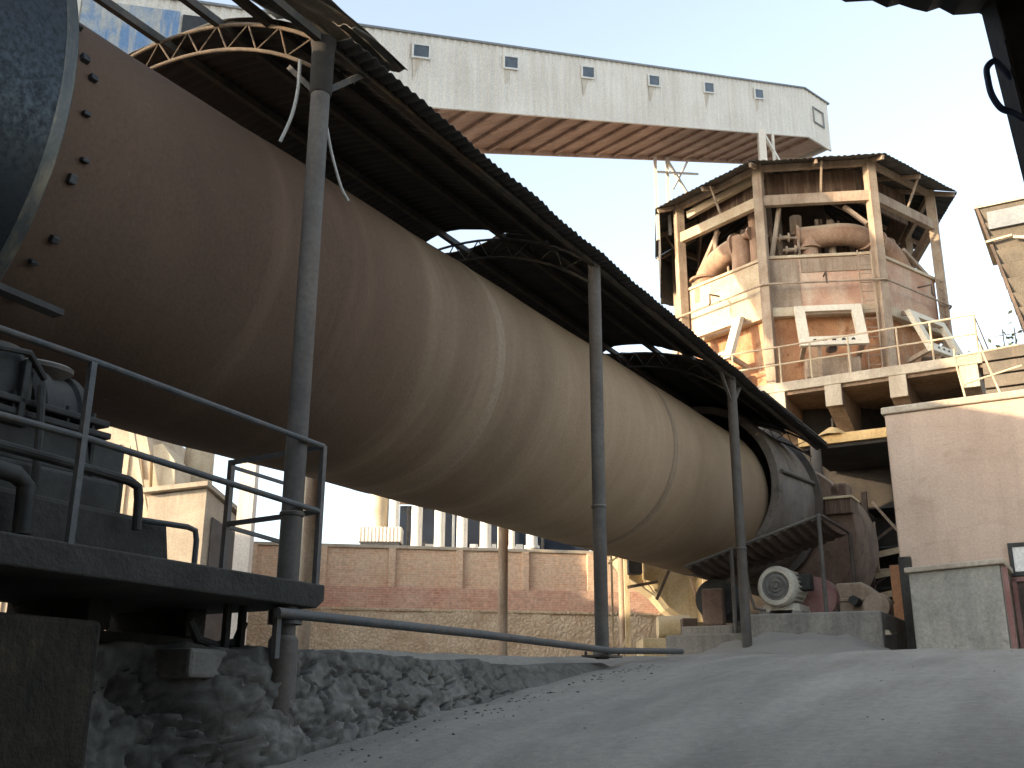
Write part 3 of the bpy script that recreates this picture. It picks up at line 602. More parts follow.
rb = MB().prism([(-14.5, 29, 1.0), (-9.75, 29, 1.0), (-10.25, 29, 7.0), (-10.6, 29, 8.2), (-14.5, 29, 9.4)], (0, 5, 0))
for i in range(12): rb.box(-14.2+i*.3, -14.12+i*.3, 28.95, 28.997, 1.0, 7.3)
hb.part('wall', rb, 'pale_conc')
hb.part('strut', MB().bar((-10.75, 28.2, 8.2), (-9.75, 28.2, 4.6), .16, .14), 'tank')
hb.part('hopper', MB().prism([(-10.0, 28.5, 7.15), (-9.75, 28.5, 7.2), (-9.36, 28.5, 6.7), (-9.3, 28.5, 5.95), (-9.9, 28.5, 5.8)], (0, 1.5, 0)), 'tank', .01)
hb.part('feed_box', MB().box(-9.85, -8.95, 28.6, 29.6, 5.2, 6.05), 'tower_steel', .01)
hb.part('window', MB().prism([(-10.55, 28.93, 6.3), (-10.35, 28.93, 6.3), (-10.48, 28.93, 6.9)], (0, .06, 0)), 'tower_steel')
st = Thing('round_tank', 'round cream steel stack rising behind the small cream house', 'tank', (-9.0, 31, 1.0), 'W')
st.part('vessel', MB().lathe((-9.45, 31, 1.0), (0, 0, 1), [(0, .44), (6.0, .44), (12, .40), (12, 0)], 32), 'tank')
st.part('ring', MB().lathe((-9.45, 31, 6.4), (0, 0, 1), [(0, .44), (0, .5), (.14, .5), (.14, .44)], 32), 'tank')
single('dust_pipe', 'pale upright pipe beyond the kiln behind the first post', 'pipe', (-6.32, 31.5, 1.0), MB().tube([(-6.32, 31.5, 1.0), (-6.32, 31.5, 7.6)], .17, 16), 'tank', 'W')

# ------------------------------------------------------------------ yellow equipment under the kiln
yl = Thing('yellow_hopper', 'sunlit yellow steel hopper with braces below the kiln', 'hopper', (3.6, 27, 1.1), 'W')
yl.part('body', MB().prism([(3.3, 26.3, 3.25), (3.9, 26.3, 2.55), (4.5, 26.3, 2.18), (5.15, 26.3, 2.2), (5.1, 26.3, 3.4), (4.4, 26.3, 4.1), (3.3, 26.3, 4.0)], (0, 1.6, 0)), 'yellow', .02)
yl.part('chute', MB().prism([(2.55, 26.6, 3.9), (3.4, 26.6, 4.1), (3.6, 26.6, 2.9), (2.95, 26.6, 3.3)], (0, 1.2, 0)), 'yellow', .02)
yl.part('brace', MB().bar((2.85, 26.05, 3.0), (3.6, 26.05, 3.14), .07, .07), 'tower_dark')
yl.part('brace', MB().bar((3.55, 26.0, 2.7), (3.95, 26.0, 3.55), .07, .07), 'tower_dark')
yl.part('brace', MB().bar((4.3, 26.0, 3.6), (4.75, 26.0, 2.0), .06, .06), 'tower_dark')
yl.part('brace', MB().bar((4.72, 26.05, 3.7), (4.78, 26.05, 2.0), .07, .07), 'tank')
yl.part('brace', MB().bar((4.95, 26.05, 3.4), (4.95, 26.05, 2.1), .05, .05), 'tower_dark')
yl.part('leg', MB().bar((2.85, 26.2, 1.0), (2.85, 26.2, 3.9), .12, .12), 'yellow')
yl.part('leg', MB().bar((5.0, 27.5, 1.0), (5.0, 27.5, 2.4), .12, .12), 'yellow')
single('switch_box', 'black box mounted high on the yellow hopper frame', 'box', (3.05, 26, 3.6), MB().box(2.86, 3.2, 25.75, 26.12, 3.3, 3.82), 'black', 'W', bev=.02)
yp = Thing('yellow_post_pair', 'pair of yellow upright posts beside the second grey canopy post', 'frame', (2.45, 25.5, 1.1), 'W')
yp.part('post', MB().bar((2.27, 25.5, 1.0), (2.27, 25.5, 3.9), .07, .1), 'yellow')
yp.part('post', MB().bar((2.44, 25.7, 1.0), (2.44, 25.7, 3.8), .05, .06), 'tank')
yp.part('crossbar', MB().bar((2.1, 25.5, 3.8), (2.9, 25.5, 3.85), .1, .08), 'yellow')
yp.part('brace', MB().bar((2.44, 25.6, 1.05), (2.85, 25.6, 2.0), .05, .05).bar((2.35, 25.5, 3.5), (2.75, 25.5, 3.8), .05, .05), 'yellow')
cy = Thing('yellow_cart', 'low yellow equipment base with a dark box on it under the hopper', 'machine base', (4.1, 25.5, 1.1), 'W')
cy.part('base', MB().box(3.05, 4.5, 25.0, 26.4, 1.0, 1.72), 'yellow', .02)
cy.part('drum', MB().lathe((3.45, 25.3, 1.98), (1, 0, 0), [(0, 0), (0, .26), (.75, .3), (.75, 0)], 20), 'yellow')
cy.part('dark_box', MB().box(3.95, 4.3, 24.7, 25.1, 1.7, 2.15), 'tower_dark', .02)

# ------------------------------------------------------------------ plinth with the drive motor and its shelter
pl = Thing('motor_plinth', 'dust caked concrete plinth under the cream electric motor', 'plinth', (-5, 20.5, 1.0))
pl.part('block', MB().prism([(-6.3, 19.7, .9), (-3.78, 19.7, .9), (-3.78, 19.7, 1.80), (-6.3, 19.7, 1.83)], (0, 3.4, 0)), 'conc', .03)
pl.part('step', MB().box(-8.0, -6.32, 20.0, 20.85, .9, 1.52), 'conc', .04)
def heap(i, j):
    u = i/30; v = j/10; s = lerp(-6.9, -3.6, u); a = lerp(18.6, 19.72, v)
    z = ground_z(s, a)+max(-.05, (.42*math.sin(math.pi*u)**.6*v+.12*fbm(s*2, a*2, 3)*v))
    return (s, a, z)
single('dust_heap', 'grey cement dust heap slumped against the motor plinth', 'dust heap', (-5, 19.3, 1.0), MB().grid(heap, list(range(31)), list(range(11))), 'conc')
mo = Thing('electric_motor', 'cream electric motor with a round slotted fan cover', 'motor', (-5.72, 20.4, 1.82))
ax = Vector((.12, .99, 0)).normalized(); mc = Vector((-5.72, 20.0, 2.36))
mo.part('body', MB().lathe(mc, ax, [(.18, .35), (.2, .33), (.75, .33), (.8, .28), (.8, 0)], 40), 'cream_motor')
fin = MB()
for k in range(24):
    w = 2*math.pi*k/24; xx = ax.cross(Vector((0, 0, 1))); d = xx*math.cos(w)+Vector((0, 0, 1))*math.sin(w)
    fin.bar(mc+ax*.25+d*.34, mc+ax*.7+d*.34, .02, .05, up=d)
mo.part('cooling_fins', fin, 'cream_motor')
fc = mo.part('fan_cover', MB().lathe(mc, ax, [(.2, .385), (.05, .385), (0, .35), (-.01, .28), (.0, .27)], 48), 'cream_motor')
mo.part('fan_grille', MB().lathe(mc, ax, [(.01, .27), (.02, .22), (.0, .2), (.02, .13), (.0, .11), (.02, .05), (-.02, .045), (-.02, 0)], 40), 'grille', parent=fc)
mo.part('feet', MB().box(-6.05, -5.35, 20.2, 20.95, 1.93, 2.04).box(-6.05, -5.92, 20.2, 20.95, 1.82, 1.93).box(-5.48, -5.35, 20.2, 20.95, 1.82, 1.93), 'cream_motor', .01)
mo.part('stand', MB().box(-6.12, -5.92, 20.12, 21.0, 1.80, 1.90).box(-5.48, -5.28, 20.12, 21.0, 1.80, 1.90), 'conc', .01)
mo.part('terminal_box', MB().box(-5.4, -5.15, 20.35, 20.65, 2.3, 2.6), 'dark_steel', .02)
rg = Thing('coupling_guard', 'faded red arched guard behind the cream motor', 'guard', (-5.1, 21.4, 1.82))
rg.part('cover', MB().lathe((-5.25, 21.0, 2.2), (0, 1, 0), [(0, 0), (0, .42), (.5, .42), (.5, 0)], 32), 'red')
rg.part('foot', MB().box(-5.65, -4.85, 21.05, 21.45, 1.82, 2.1), 'tower_dark', .02)
gb = Thing('gear_reducer', 'dusty brown gear reducer right of the motor on the plinth', 'gearbox', (-4.6, 21.6, 1.82))
gb.part('case', MB().prism([(-5.0, 21.3, 1.82), (-4.05, 21.3, 1.82), (-4.05, 21.3, 2.2), (-4.4, 21.3, 2.5), (-4.9, 21.3, 2.5)], (0, .9, 0)), 'tower_steel', .04)
gb.part('flange', MB().box(-5.06, -3.99, 21.25, 22.25, 2.14, 2.2), 'tower_steel', .01)
gb.part('shaft', MB().lathe((-4.5, 20.9, 2.12), (0, 1, 0), [(0, 0), (0, .09), (.45, .09)], 16), 'dark_steel')
gb.part('pinion_bearing', MB().lathe((-4.1, 21.0, 2.0), (0, 1, 0), [(0, 0), (0, .24), (.3, .26), (.3, 0)], 24), 'tower_steel')
single('floor_pipe', 'short bent grey pipe beside the cream motor feet', 'pipe', (-6.2, 19.9, 1.82), MB().tube([(-6.22, 19.85, 2.6), (-6.18, 19.85, 2.2), (-6.1, 19.85, 1.95), (-5.9, 19.85, 1.9)], .03, 8), 'post')
sh = Thing('motor_shelter', 'sagging corrugated sheet shelter on thin pipe posts over the motor', 'shelter', (-5, 20.8, 1.0))
def shelt(i, j):
    s = -4.75-2.75*i/60; a = 19.95+2.3*j/20
    return (s, a, lerp(3.60, 2.80, i/60)+.03*math.sin(2*math.pi*s/.18)-.10*math.sin(math.pi*j/20)+.03*fbm(s*2, a))
sh.part('sheet', MB().grid(shelt, list(range(61)), list(range(21))), 'tower_dark', solid=.006)
sh.part('edge_rail', MB().tube([(-4.75, 19.95, 3.63), (-7.5, 19.95, 2.83)], .03, 8), 'post')
sh.part('edge_rail', MB().tube([(-4.75, 19.95, 3.63), (-4.75, 22.3, 3.63)], .03, 8), 'post')
sh.part('edge_rail', MB().tube([(-6.1, 19.95, 3.24), (-6.1, 22.2, 3.24)], .025, 8), 'post')
for s, a, zb in ((-4.78, 19.9, 1.55), (-4.72, 22.2, 1.82), (-6.5, 19.85, 1.5)):
    sh.part('post', MB().tube([(s, a, zb), (s, a, 3.62 if s > -5 else 3.1)], .04, 10), 'post')

# ------------------------------------------------------------------ preheater tower
tw = Thing('preheater_tower', 'dusty octagonal preheater tower with a sheet roof and concrete balcony', 'tower', (-8.4, 35.25, 1.1))
TC = Vector((-8.4, 35.25, 0))
def V(i, r, z):
    t = R(45*i-45); return Vector((TC.x+r*math.sin(t), TC.y-r*math.cos(t), z))
def VM(i, r, z):        # middle of the face between columns i and i+1
    t = R(45*i-22.5); return Vector((TC.x+r*math.sin(t), TC.y-r*math.cos(t), z))
def oct_ring(m, r0, r1, z0, z1):
    for i in range(8): m.hexa([V(i, r1, z0), V(i+1, r1, z0), V(i+1, r0, z0), V(i, r0, z0), V(i, r1, z1), V(i+1, r1, z1), V(i+1, r0, z1), V(i, r0, z1)])
    return m
for i in range(8):
    tw.part('column', MB().bar(V(i, 4.62, 9.3), V(i, 4.62, 17.35), .30, .30, up=V(i, 1, 0)-TC), 'tower_steel', .01)
for i in range(8):
    tw.part('ring_beam', MB().bar(V(i, 4.62, 15.92), V(i+1, 4.62, 15.92), .2, .36), 'tower_pale' if i in (0, 7) else 'tower_steel', .01)  # left faces get paler steel, standing in for sun on that side
    tw.part('eave_beam', MB().bar(V(i, 4.62, 17.12), V(i+1, 4.62, 17.12), .14, .2), 'tower_steel')
for i in range(8):      # eight sheet roof panels, ribbed
    m = MB(); n = 48
    def fn(a, b):
        u = a/n; v = b/6
        o = V(i, 5.5, 16.98).lerp(V(i+1, 5.5, 16.98), u); p = V(i, 1.6, 18.3).lerp(V(i+1, 1.6, 18.3), u)
        q = o.lerp(p, v); q.z += .025*math.sin(2*math.pi*u*20)+.04*fbm(q.x*.8, q.y*.8, i)*(1-v); return q
    m.grid(fn, list(range(n+1)), list(range(7))); tw.part('roof_panel', m, 'roof_edge' if i in (0, 1, 2) else 'roof', solid=.012)
tw.part('roof_cap', oct_ring(MB(), .01, 1.7, 18.28, 18.5), 'roof_edge')
for i in range(8):
    for k in (0, .5):
        a = V(i, 5.4, 16.9).lerp(V(i+1, 5.4, 16.9), k); b = V(i, 1.6, 18.18).lerp(V(i+1, 1.6, 18.18), k)
        tw.part('rafter', MB().bar(a, b, .08, .14), 'tower_steel')
for i in (0, 1, 2, 3, 7):
    a = V(i, 4.62, 16.0).lerp(V(i+1, 4.62, 16.0), .55); b = V(i, 5.2, 17.0).lerp(V(i+1, 5.2, 17.0), .55)
    tw.part('roof_strut', MB().bar(a, b, .06, .06), 'tower_steel')
# hanging skirt sheets on the left rear faces
for i, z0 in ((7, 15.3), (6, 15.0)):
    m = MB()
    def fn(a, b):
        u = a/24; v = b/8; z = lerp(17.0, z0+.35*fbm(u*3, i), v); q = V(i, 5.35, z).lerp(V(i+1, 5.35, z), u); q += (q-TC).normalized()*0.03*math.sin(u*60); q.z = z; return q
    m.grid(fn, list(range(25)), list(range(9))); tw.part('skirt_sheet', m, 'roof_edge', solid=.01)
# drum
tw.part('lower_drum', oct_ring(MB(), 4.0, 4.32, 9.3, 11.95), 'tower_orange', .01)
tw.part('upper_drum', oct_ring(MB(), 4.0, 4.42, 12.25, 13.95), 'tower_rust', .01)
for i in (7, 0):
    a, b = V(i, 4.43, 0), V(i+1, 4.43, 0); n = ((a+b)/2-TC).normalized()*.02
    m = MB().hexa([a.lerp(b, .03)+Vector((0, 0, 12.27)), a.lerp(b, .97)+Vector((0, 0, 12.27)), a.lerp(b, .97)+n+Vector((0, 0, 12.27)), a.lerp(b, .03)+n+Vector((0, 0, 12.27)),
                   a.lerp(b, .03)+Vector((0, 0, 13.93)), a.lerp(b, .97)+Vector((0, 0, 13.93)), a.lerp(b, .97)+n+Vector((0, 0, 13.93)), a.lerp(b, .03)+n+Vector((0, 0, 13.93))])
    tw.part('cover_plate', m, 'tower_pale')
a, b = V(1, 4.43, 0), V(2, 4.43, 0); n = ((a+b)/2-TC).normalized()*.02
for u0, u1, z0, z1 in ((.03, .30, 12.3, 13.9), (.32, .97, 13.45, 13.92)):
    tw.part('cover_plate', MB().hexa([a.lerp(b, u0)+Vector((0, 0, z0)), a.lerp(b, u1)+Vector((0, 0, z0)), a.lerp(b, u1)+n+Vector((0, 0, z0)), a.lerp(b, u0)+n+Vector((0, 0, z0)),
                                 a.lerp(b, u0)+Vector((0, 0, z1)), a.lerp(b, u1)+Vector((0, 0, z1)), a.lerp(b, u1)+n+Vector((0, 0, z1)), a.lerp(b, u0)+n+Vector((0, 0, z1))]), 'tower_steel')
tw.part('ledge_band', oct_ring(MB(), 4.0, 4.58, 11.95, 12.25), 'tower_pale', .01)
tw.part('rim', oct_ring(MB(), 4.1, 4.5, 13.95, 14.05), 'tower_pale', .01)
tw.part('drum_floor', MB().prism([V(i, 4.05, 13.3) for i in range(8)], (0, 0, .2)), 'tower_dark')
tw.part('ring_pipe', MB().tube([V(i, 4.85, 12.95) for i in range(-1, 6)], .035, 8), 'tower_steel')
for i in range(-1, 6):
    tw.part('pipe_hook', MB().tube([VM(i, 4.43, 13.15), VM(i, 4.9, 13.1), VM(i, 4.9, 12.8), VM(i, 4.95, 12.72)], .03, 6), 'tower_dark')
tw.part('central_shaft', MB().lathe(TC+Vector((0, 0, 13.4)), (0, 0, 1), [(0, 1.1), (3.6, 1.1), (4.6, 1.0)], 40), 'tower_dark')
tw.part('inner_fascia', oct_ring(MB(), 3.75, 3.82, 16.15, 17.3), 'tower_rustdark')
# gas ducts in the open storey
def bend(pts, rad, n=8):
    P = []
    for i, p in enumerate(pts):
        p = Vector(p)
        if 0 < i < len(pts)-1:
            a = p+(Vector(pts[i-1])-p).normalized()*rad; b = p+(Vector(pts[i+1])-p).normalized()*rad
            for k in range(n+1):
                t = k/n; P.append(a*(1-t)**2+p*2*t*(1-t)+b*t*t)
        else: P.append(p)
    return P
def vm(i, r, u, z): return V(i, r, z).lerp(V(i+1, r, z), u)
tw.part('gas_duct', MB().tube(bend([vm(0, 4.05, .10, 13.4), vm(0, 4.05, .12, 14.35), vm(0, 4.0, .36, 14.95), vm(0, 3.9, .60, 15.05)], .45), .39, 28), 'duct')
tw.part('duct_flange', MB().lathe(vm(0, 3.92, .56, 15.05), V(1, 1, 0)-V(0, 1, 0), [(0, 0), (0, .5), (.1, .5), (.1, .4)], 28), 'duct')
tw.part('riser_pipe', MB().tube([vm(0, 4.0, .64, 13.5), vm(0, 4.0, .64, 15.3)], .33, 24), 'duct')
tw.part('valve', MB().lathe(vm(0, 4.2, .8, 15.2), V(1, 1, 0)-V(0, 1, 0), [(-.25, 0), (-.25, .1), (0, .12), (0, .22), (.08, .22), (.08, 0)], 18), 'duct')
tw.part('gas_duct', MB().tube(bend([vm(1, 3.5, .30, 15.02), vm(1, 3.7, .92, 15.05), vm(2, 3.9, .50, 14.75), vm(2, 4.0, .78, 13.5)], .5), .37, 28), 'duct')
tw.part('duct_flange', MB().lathe(vm(1, 3.5, .29, 15.02), (V(2, 1, 0)-V(1, 1, 0)), [(0, 0), (0, .46), (.08, .46), (.08, .36)], 28), 'duct')
tw.part('riser_pipe', MB().tube([vm(1, 3.7, .44, 13.5), vm(1, 3.62, .44, 15.0)], .27, 24), 'duct')
tw.part('riser_pipe', MB().tube([vm(0, 4.0, .84, 13.5), vm(0, 4.0, .84, 15.9)], .19, 16), 'duct')
tw.part('riser_pipe', MB().tube([V(1, 3.8, 13.5).lerp(V(2, 3.8, 13.5), .12), V(1, 3.8, 15.9).lerp(V(2, 3.8, 15.9), .12)], .10, 14), 'rust')
for u, z in ((.14, 14.9), (.2, 14.45)):
    p = vm(1, 3.95, u, z)
    tw.part('valve', MB().lathe(p, (V(2, 1, 0)-V(1, 1, 0)), [(-.14, 0), (-.14, .05), (-.05, .05), (-.05, .13), (0, .13), (0, .07), (.22, .07), (.22, .15), (.27, .15), (.27, 0)], 18), 'tower_steel')
for i, u0, u1, z0, z1 in ((0, .04, .42, 14.1, 15.75), (0, .36, .40, 15.1, 15.9), (1, .78, .98, 15.75, 15.1), (2, .55, .95, 14.7, 14.1), (1, .16, .05, 15.8, 14.0)):
    tw.part('brace', MB().bar(V(i, 4.3, z0).lerp(V(i+1, 4.3, z0), u0), V(i, 4.3, z1).lerp(V(i+1, 4.3, z1), u1), .12, .12), 'tower_steel')
tw.part('inclined_beam', MB().bar(V(0, 4.4, 16.3).lerp(V(1, 4.4, 16.3), .05)+Vector((0, 0, .5)), V(1, 4.0, 17.2), .16, .26), 'tower_pale')
# hydraulic pusher frames, one on each face
for i, u, z0, z1, r in ((1, .60, 13.6, 15.9, .07), (1, .66, 13.6, 15.9, .05), (1, .74, 13.6, 15.7, .12), (1, .90, 13.6, 15.8, .06), (1, .08, 13.6, 15.8, .05), (0, .93, 13.6, 15.8, .06), (2, .12, 13.6, 15.6, .08), (2, .62, 13.6, 15.6, .05), (0, .52, 15.2, 15.9, .12), (1, .30, 15.2, 15.9, .2)):
    tw.part('service_pipe', MB().tube([vm(i, 3.0 if r < .1 else 3.3, u, z0), vm(i, 3.0 if r < .1 else 3.3, u+.01, z1)], r, 10), 'tower_steel' if r > .06 else 'tower_rustdark')
for i, u, z in ((1, .2, 14.9), (1, .34, 14.5), (2, .3, 14.9), (0, .3, 14.6)):
    tw.part('service_pipe', MB().tube(bend([vm(i, 3.9, u-.1, z), vm(i, 3.9, u+.12, z), vm(i, 3.9, u+.12, z-.6)], .12), .045, 8), 'tower_steel')
for k in range(3):
    p = vm(2, 3.76, .12+.17*k, 14.97-.09*k); q = vm(2, 3.79, .22+.17*k, 14.92-.09*k)
    tw.part('duct_flange', MB().lathe(p, q-p, [(-.03, .36), (-.03, .45), (.05, .45), (.05, .36)], 28), 'duct')
tw.part('duct_flange', MB().lathe(vm(1, 3.66, .44, 14.55), (0, 0, 1), [(0, .27), (0, .36), (.07, .36), (.07, .27)], 28), 'duct')
tw.part('duct_flange', MB().lathe(vm(0, 4.05, .115, 14.25), (0, 0, 1), [(0, .44), (0, .52), (.08, .52), (.08, .44)], 28), 'duct')
def ladder(i, u, r, z0, z1):
    a = vm(i, r, u, 0); d = (V(i+1, 1, 0)-V(i, 1, 0)).normalized()*.2; m = MB()
    for e in (-1, 1): m.bar(a+d*e+Vector((0, 0, z0)), a+d*e+Vector((0, 0, z1)), .04, .04)
    z = z0+.2
    while z < z1: m.bar(a-d+Vector((0, 0, z)), a+d+Vector((0, 0, z)), .025, .025); z += .3
    tw.part('ladder', m, 'tower_steel')
ladder(1, .86, 4.75, 9.4, 14.0); ladder(2, .9, 4.75, 9.4, 14.0)
def pusher(i):
    c = VM(i, 4.25, 0); n = (c-TC).normalized(); u = Vector((-n.y, n.x, 0)); up = (Vector((0, 0, 1))-n*.42).normalized()
    o = c+n*.62+Vector((0, 0, 11.35)); m = MB(); W_, H_, t = 1.0, .82, .3
    nn = n*.09
    def rect(x0, x1, y0, y1):
        P = [o+u*x+up*y for x, y in ((x0, y0), (x1, y0), (x1, y1), (x0, y1))]
        m.hexa([p-nn for p in P]+[p+nn for p in P])
    rect(-W_, -W_+t, -H_, H_); rect(W_-t, W_, -H_, H_); rect(-W_+t, W_-t, H_-.24, H_); rect(-W_+t, W_-t, -H_, -H_+.34)
    f = tw.part('pusher_frame', m, 'dustwhite', .012)
    h = MB()
    for k in range(5): h.lathe(o+u*(-.56+.28*k)+up*(-H_+.17), n, [(.06, .0), (.094, .055), (.1, .06), (.093, .0)], 12)
    tw.part('bolt_hole', h, 'black', parent=f)
    tw.part('pusher_box', MB().obox((c+n*.25), u, n, .8, .28, 9.75, 10.35), 'tower_steel', .02, parent=f)
    tw.part('hydraulic_ram', MB().tube([c+n*.1+Vector((0, 0, 10.75)), c+n*.75+Vector((0, 0, 10.55))], .12, 16), 'tower_dark', parent=f)
    for sx in (-.85, .85):
        for p_, q_, w_ in ((o+u*sx+up*.7, c+n*.05+u*sx+Vector((0, 0, 12.1)), .13), (o+u*sx-up*.7, c+n*.05+u*sx+Vector((0, 0, 10.5)), .13), (c+n*.55+u*sx*.5+Vector((0, 0, 9.4)), o+u*sx*.5-up*.7, .1)):
            tw.part('bracket_arm', MB().bar(p_, q_, w_, w_), 'tower_steel', parent=f)
for i in (7, 0, 1, 2, 3): pusher(i)
# concrete balcony
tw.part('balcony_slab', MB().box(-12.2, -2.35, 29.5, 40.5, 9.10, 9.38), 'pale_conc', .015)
tw.part('slab_soffit', MB().box(-12.15, -2.40, 29.62, 40.4, 9.0, 9.097), 'soffit_shade')
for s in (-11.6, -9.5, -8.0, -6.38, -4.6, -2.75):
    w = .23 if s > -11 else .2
    bm_ = tw.part('cantilever_beam', MB().prism([(s-w, 29.63, 8.997), (s-w, 40, 8.997), (s-w, 40, 6.9), (s-w, 33.5, 7.0), (s-w, 29.63, 8.5)], (2*w, 0, 0)), 'soffit_shade', .01)
    tw.part('beam_end', MB().box(s-w-.005, s+w+.005, 29.52, 29.625, 8.47, 9.097), 'pale_conc', .01, parent=bm_)  # pale caps keep the sunlit ends apart from the darkened beam sides
for z in (9.97, 10.52):
    tw.part('balcony_rail', MB().tube([(-12.1, 29.6, z), (-2.45, 29.6, z), (-2.45, 36, z)], .028, 8), 'tower_pale')
for s in (-11.9, -10.6, -9.3, -7.85, -6.95, -5.85, -4.5, -3.6, -2.45):
    tw.part('rail_post', MB().tube([(s, 29.6, 9.36), (s, 29.6, 10.52)], .028, 8), 'tower_pale')
tw.part('support_core', MB().lathe(TC+Vector((0, 0, 1.0)), (0, 0, 1), [(0, 2.4), (4.0, 2.4), (5.9, 3.9), (8.0, 3.9)], 40), 'shade_black')  # core, piers and chute are blackened for the shade under the balcony
tw.part('shade_backdrop', MB().box(-7.6, -5.35, 31.2, 31.4, 1.0, 8.0).box(-5.35, -2.6, 31.2, 31.4, 5.0, 8.0), 'shade_black')  # black sheets behind the recess, standing in for its darkness
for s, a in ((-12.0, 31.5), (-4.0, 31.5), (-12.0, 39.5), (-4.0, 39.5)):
    tw.part('pier', MB().box(s-.35, s+.35, a-.35, a+.35, .9, 6.85), 'shade_black', .02)
tw.part('kiln_inlet_chute', MB().prism([(-9.9, 27.3, 5.2), (-9.9, 31.6, 6.6), (-9.9, 33.5, 3.5), (-9.9, 29.3, 2.2)], (3.0, 0, 0)), 'shade_black', .03)
tw.part('lower_floor', MB().box(-7.1, -3.0, 28.0, 31.1, 7.0, 7.26), 'ochre', .01, label='ochre steel landing under the balcony')
tw.part('lower_floor_dust', MB().lathe((-6.25, 28.3, 7.22), (0, 0, 1), [(0, .5), (.12, .33), (.26, .12), (.3, .0)], 20).jitter(.02), 'ochre')
tw.part('valve_stem', MB().tube([(-6.2, 28.25, 7.3), (-6.2, 28.25, 7.75)], .03, 6), 'rust')
tw.part('landing_post', MB().tube([(-6.65, 28.0, 1.0), (-6.65, 28.0, 7.06)], .14, 14), 'post')
tw.part('landing_shade', MB().box(-7.0, -3.05, 28.12, 31.0, 6.9, 6.997), 'shade_black')  # black underside painted in for the shade below the landing
tw.part('stair_rail', MB().bar((-4.9, 29.5, 4.6), (-5.6, 29.5, 5.6), .07, .07).bar((-5.7, 29.2, 3.7), (-4.4, 29.2, 3.75), .06, .06).bar((-5.55, 29.2, 3.7), (-5.55, 29.2, 5.0), .05, .05), 'tower_steel')
hood.part('inlet_box', MB().box(-6.10, -5.46, 26.15, 26.9, 4.75, 5.12), 'tower_rustdark', .02)
hood.part('inlet_lid', MB().box(-6.14, -5.42, 26.08, 26.95, 5.12, 5.18), 'yellow', .01)
hood.part('inlet_cap', MB().box(-6.04, -5.56, 26.3, 26.9, 5.18, 5.55), 'tower_rustdark', .08)
lat = Thing('steel_lattice', 'dark green steel lattice stair tower behind the feed box', 'lattice', (-5.2, 31, 1.1))
for s, a in ((-5.9, 30.0), (-4.4, 30.0), (-5.9, 31.5), (-4.4, 31.5)):
    lat.part('leg', MB().bar((s, a, 1.0), (s, a, 6.0), .14, .14), 'tower_dark')
for k in range(4):
    z = 1.2+1.1*k
    lat.part('brace', MB().bar((-5.9, 30, z), (-4.4, 30, z+1.0), .07, .07), 'tower_dark')
    lat.part('tread', MB().box(-5.9, -4.4, 30.0, 31.5, z+1.0, z+1.05), 'dark_steel')
for k in range(3): lat.part('panel', MB().bar((-5.8, 29.9, 3.1+.55*k), (-4.5, 29.9, 3.3+.55*k), .03, .16), 'tower_pale')
gs = Thing('green_shed', 'pale green sheet building with a brick base beyond the tower', 'shed', (-3.0, 44, 1.1))
gs.part('wall', MB().box(-11, -1, 43, 48, 3.6, 6.2), 'green')
gs.part('brick_base', MB().box(-11, -1, 42.9, 48, 1.0, 3.6), 'orange')
gs.part('roof', MB().prism([(-11.3, 42.7, 6.2), (-.7, 42.7, 6.2), (-.7, 45.5, 7.3), (-11.3, 45.5, 7.3)], (0, 0, .1)), 'cladroof')
oc = Thing('brick_pillar', 'orange brick pillar between the plinth and the pink building', 'pillar', (-4.1, 25.5, 1.0))
oc.part('shaft', MB().box(-4.55, -3.85, 25.2, 25.9, .9, 3.3), 'orange', .01)
oc.part('pale_edge', MB().box(-4.15, -4.0, 25.15, 25.197, 1.5, 3.2), 'pale_conc')

# ------------------------------------------------------------------ conveyor gallery
Gd = Vector((0.70896251, 0.62398307, 0.32865983)); gaz = R(48.65)
Lp = Vector((-math.cos(gaz), math.sin(gaz), 0)); Hd = Vector((math.sin(gaz), math.cos(gaz), 0))
GB = Vector((11.46348588, 36.0, 21.55189618))
gal = Thing('conveyor_gallery', 'long cream clad conveyor gallery climbing to the tower top', 'conveyor gallery', (GB.x, GB.y, GB.z), 'W')
def gpt(t, w, h): return GB+(Gd*t if t <= 0 else Hd*t)+Lp*w+Vector((0, 0, h))
GH, GW, T0, HL = 2.06, 2.65, -34.0, 1.6
m = MB(); prev = None; t = T0; Vv = []
while t < HL:
    for dt, d in ((0, 0), (.10, 0), (.13, .018), (.22, .018), (.25, 0)):
        Vv.append((min(t+dt, HL), -d))
    t += .27
Vv = [(a, b) for k, (a, b) in enumerate(Vv) if k == 0 or a > Vv[k-1][0]+1e-4]
fv = []
for a, b in Vv: fv += [gpt(a, b, 0), gpt(a, b, GH)]
m.add(fv, [(2*k, 2*k+2, 2*k+3, 2*k+1) for k in range(len(Vv)-1)])
m.add([gpt(T0, GW, 0), gpt(0, GW, 0), gpt(HL, GW, 0), gpt(T0, GW, GH), gpt(0, GW, GH), gpt(HL, GW, GH)], [(0, 1, 4, 3), (1, 2, 5, 4)])
gal.part('wall', m, 'clad')
gal.part('end_wall', MB().hexa([gpt(HL-.1, .02, 0), gpt(HL-.01, .02, 0), gpt(HL-.01, GW, 0), gpt(HL-.1, GW, 0), gpt(HL-.1, .02, GH), gpt(HL-.01, .02, GH), gpt(HL-.01, GW, GH), gpt(HL-.1, GW, GH)]), 'clad')
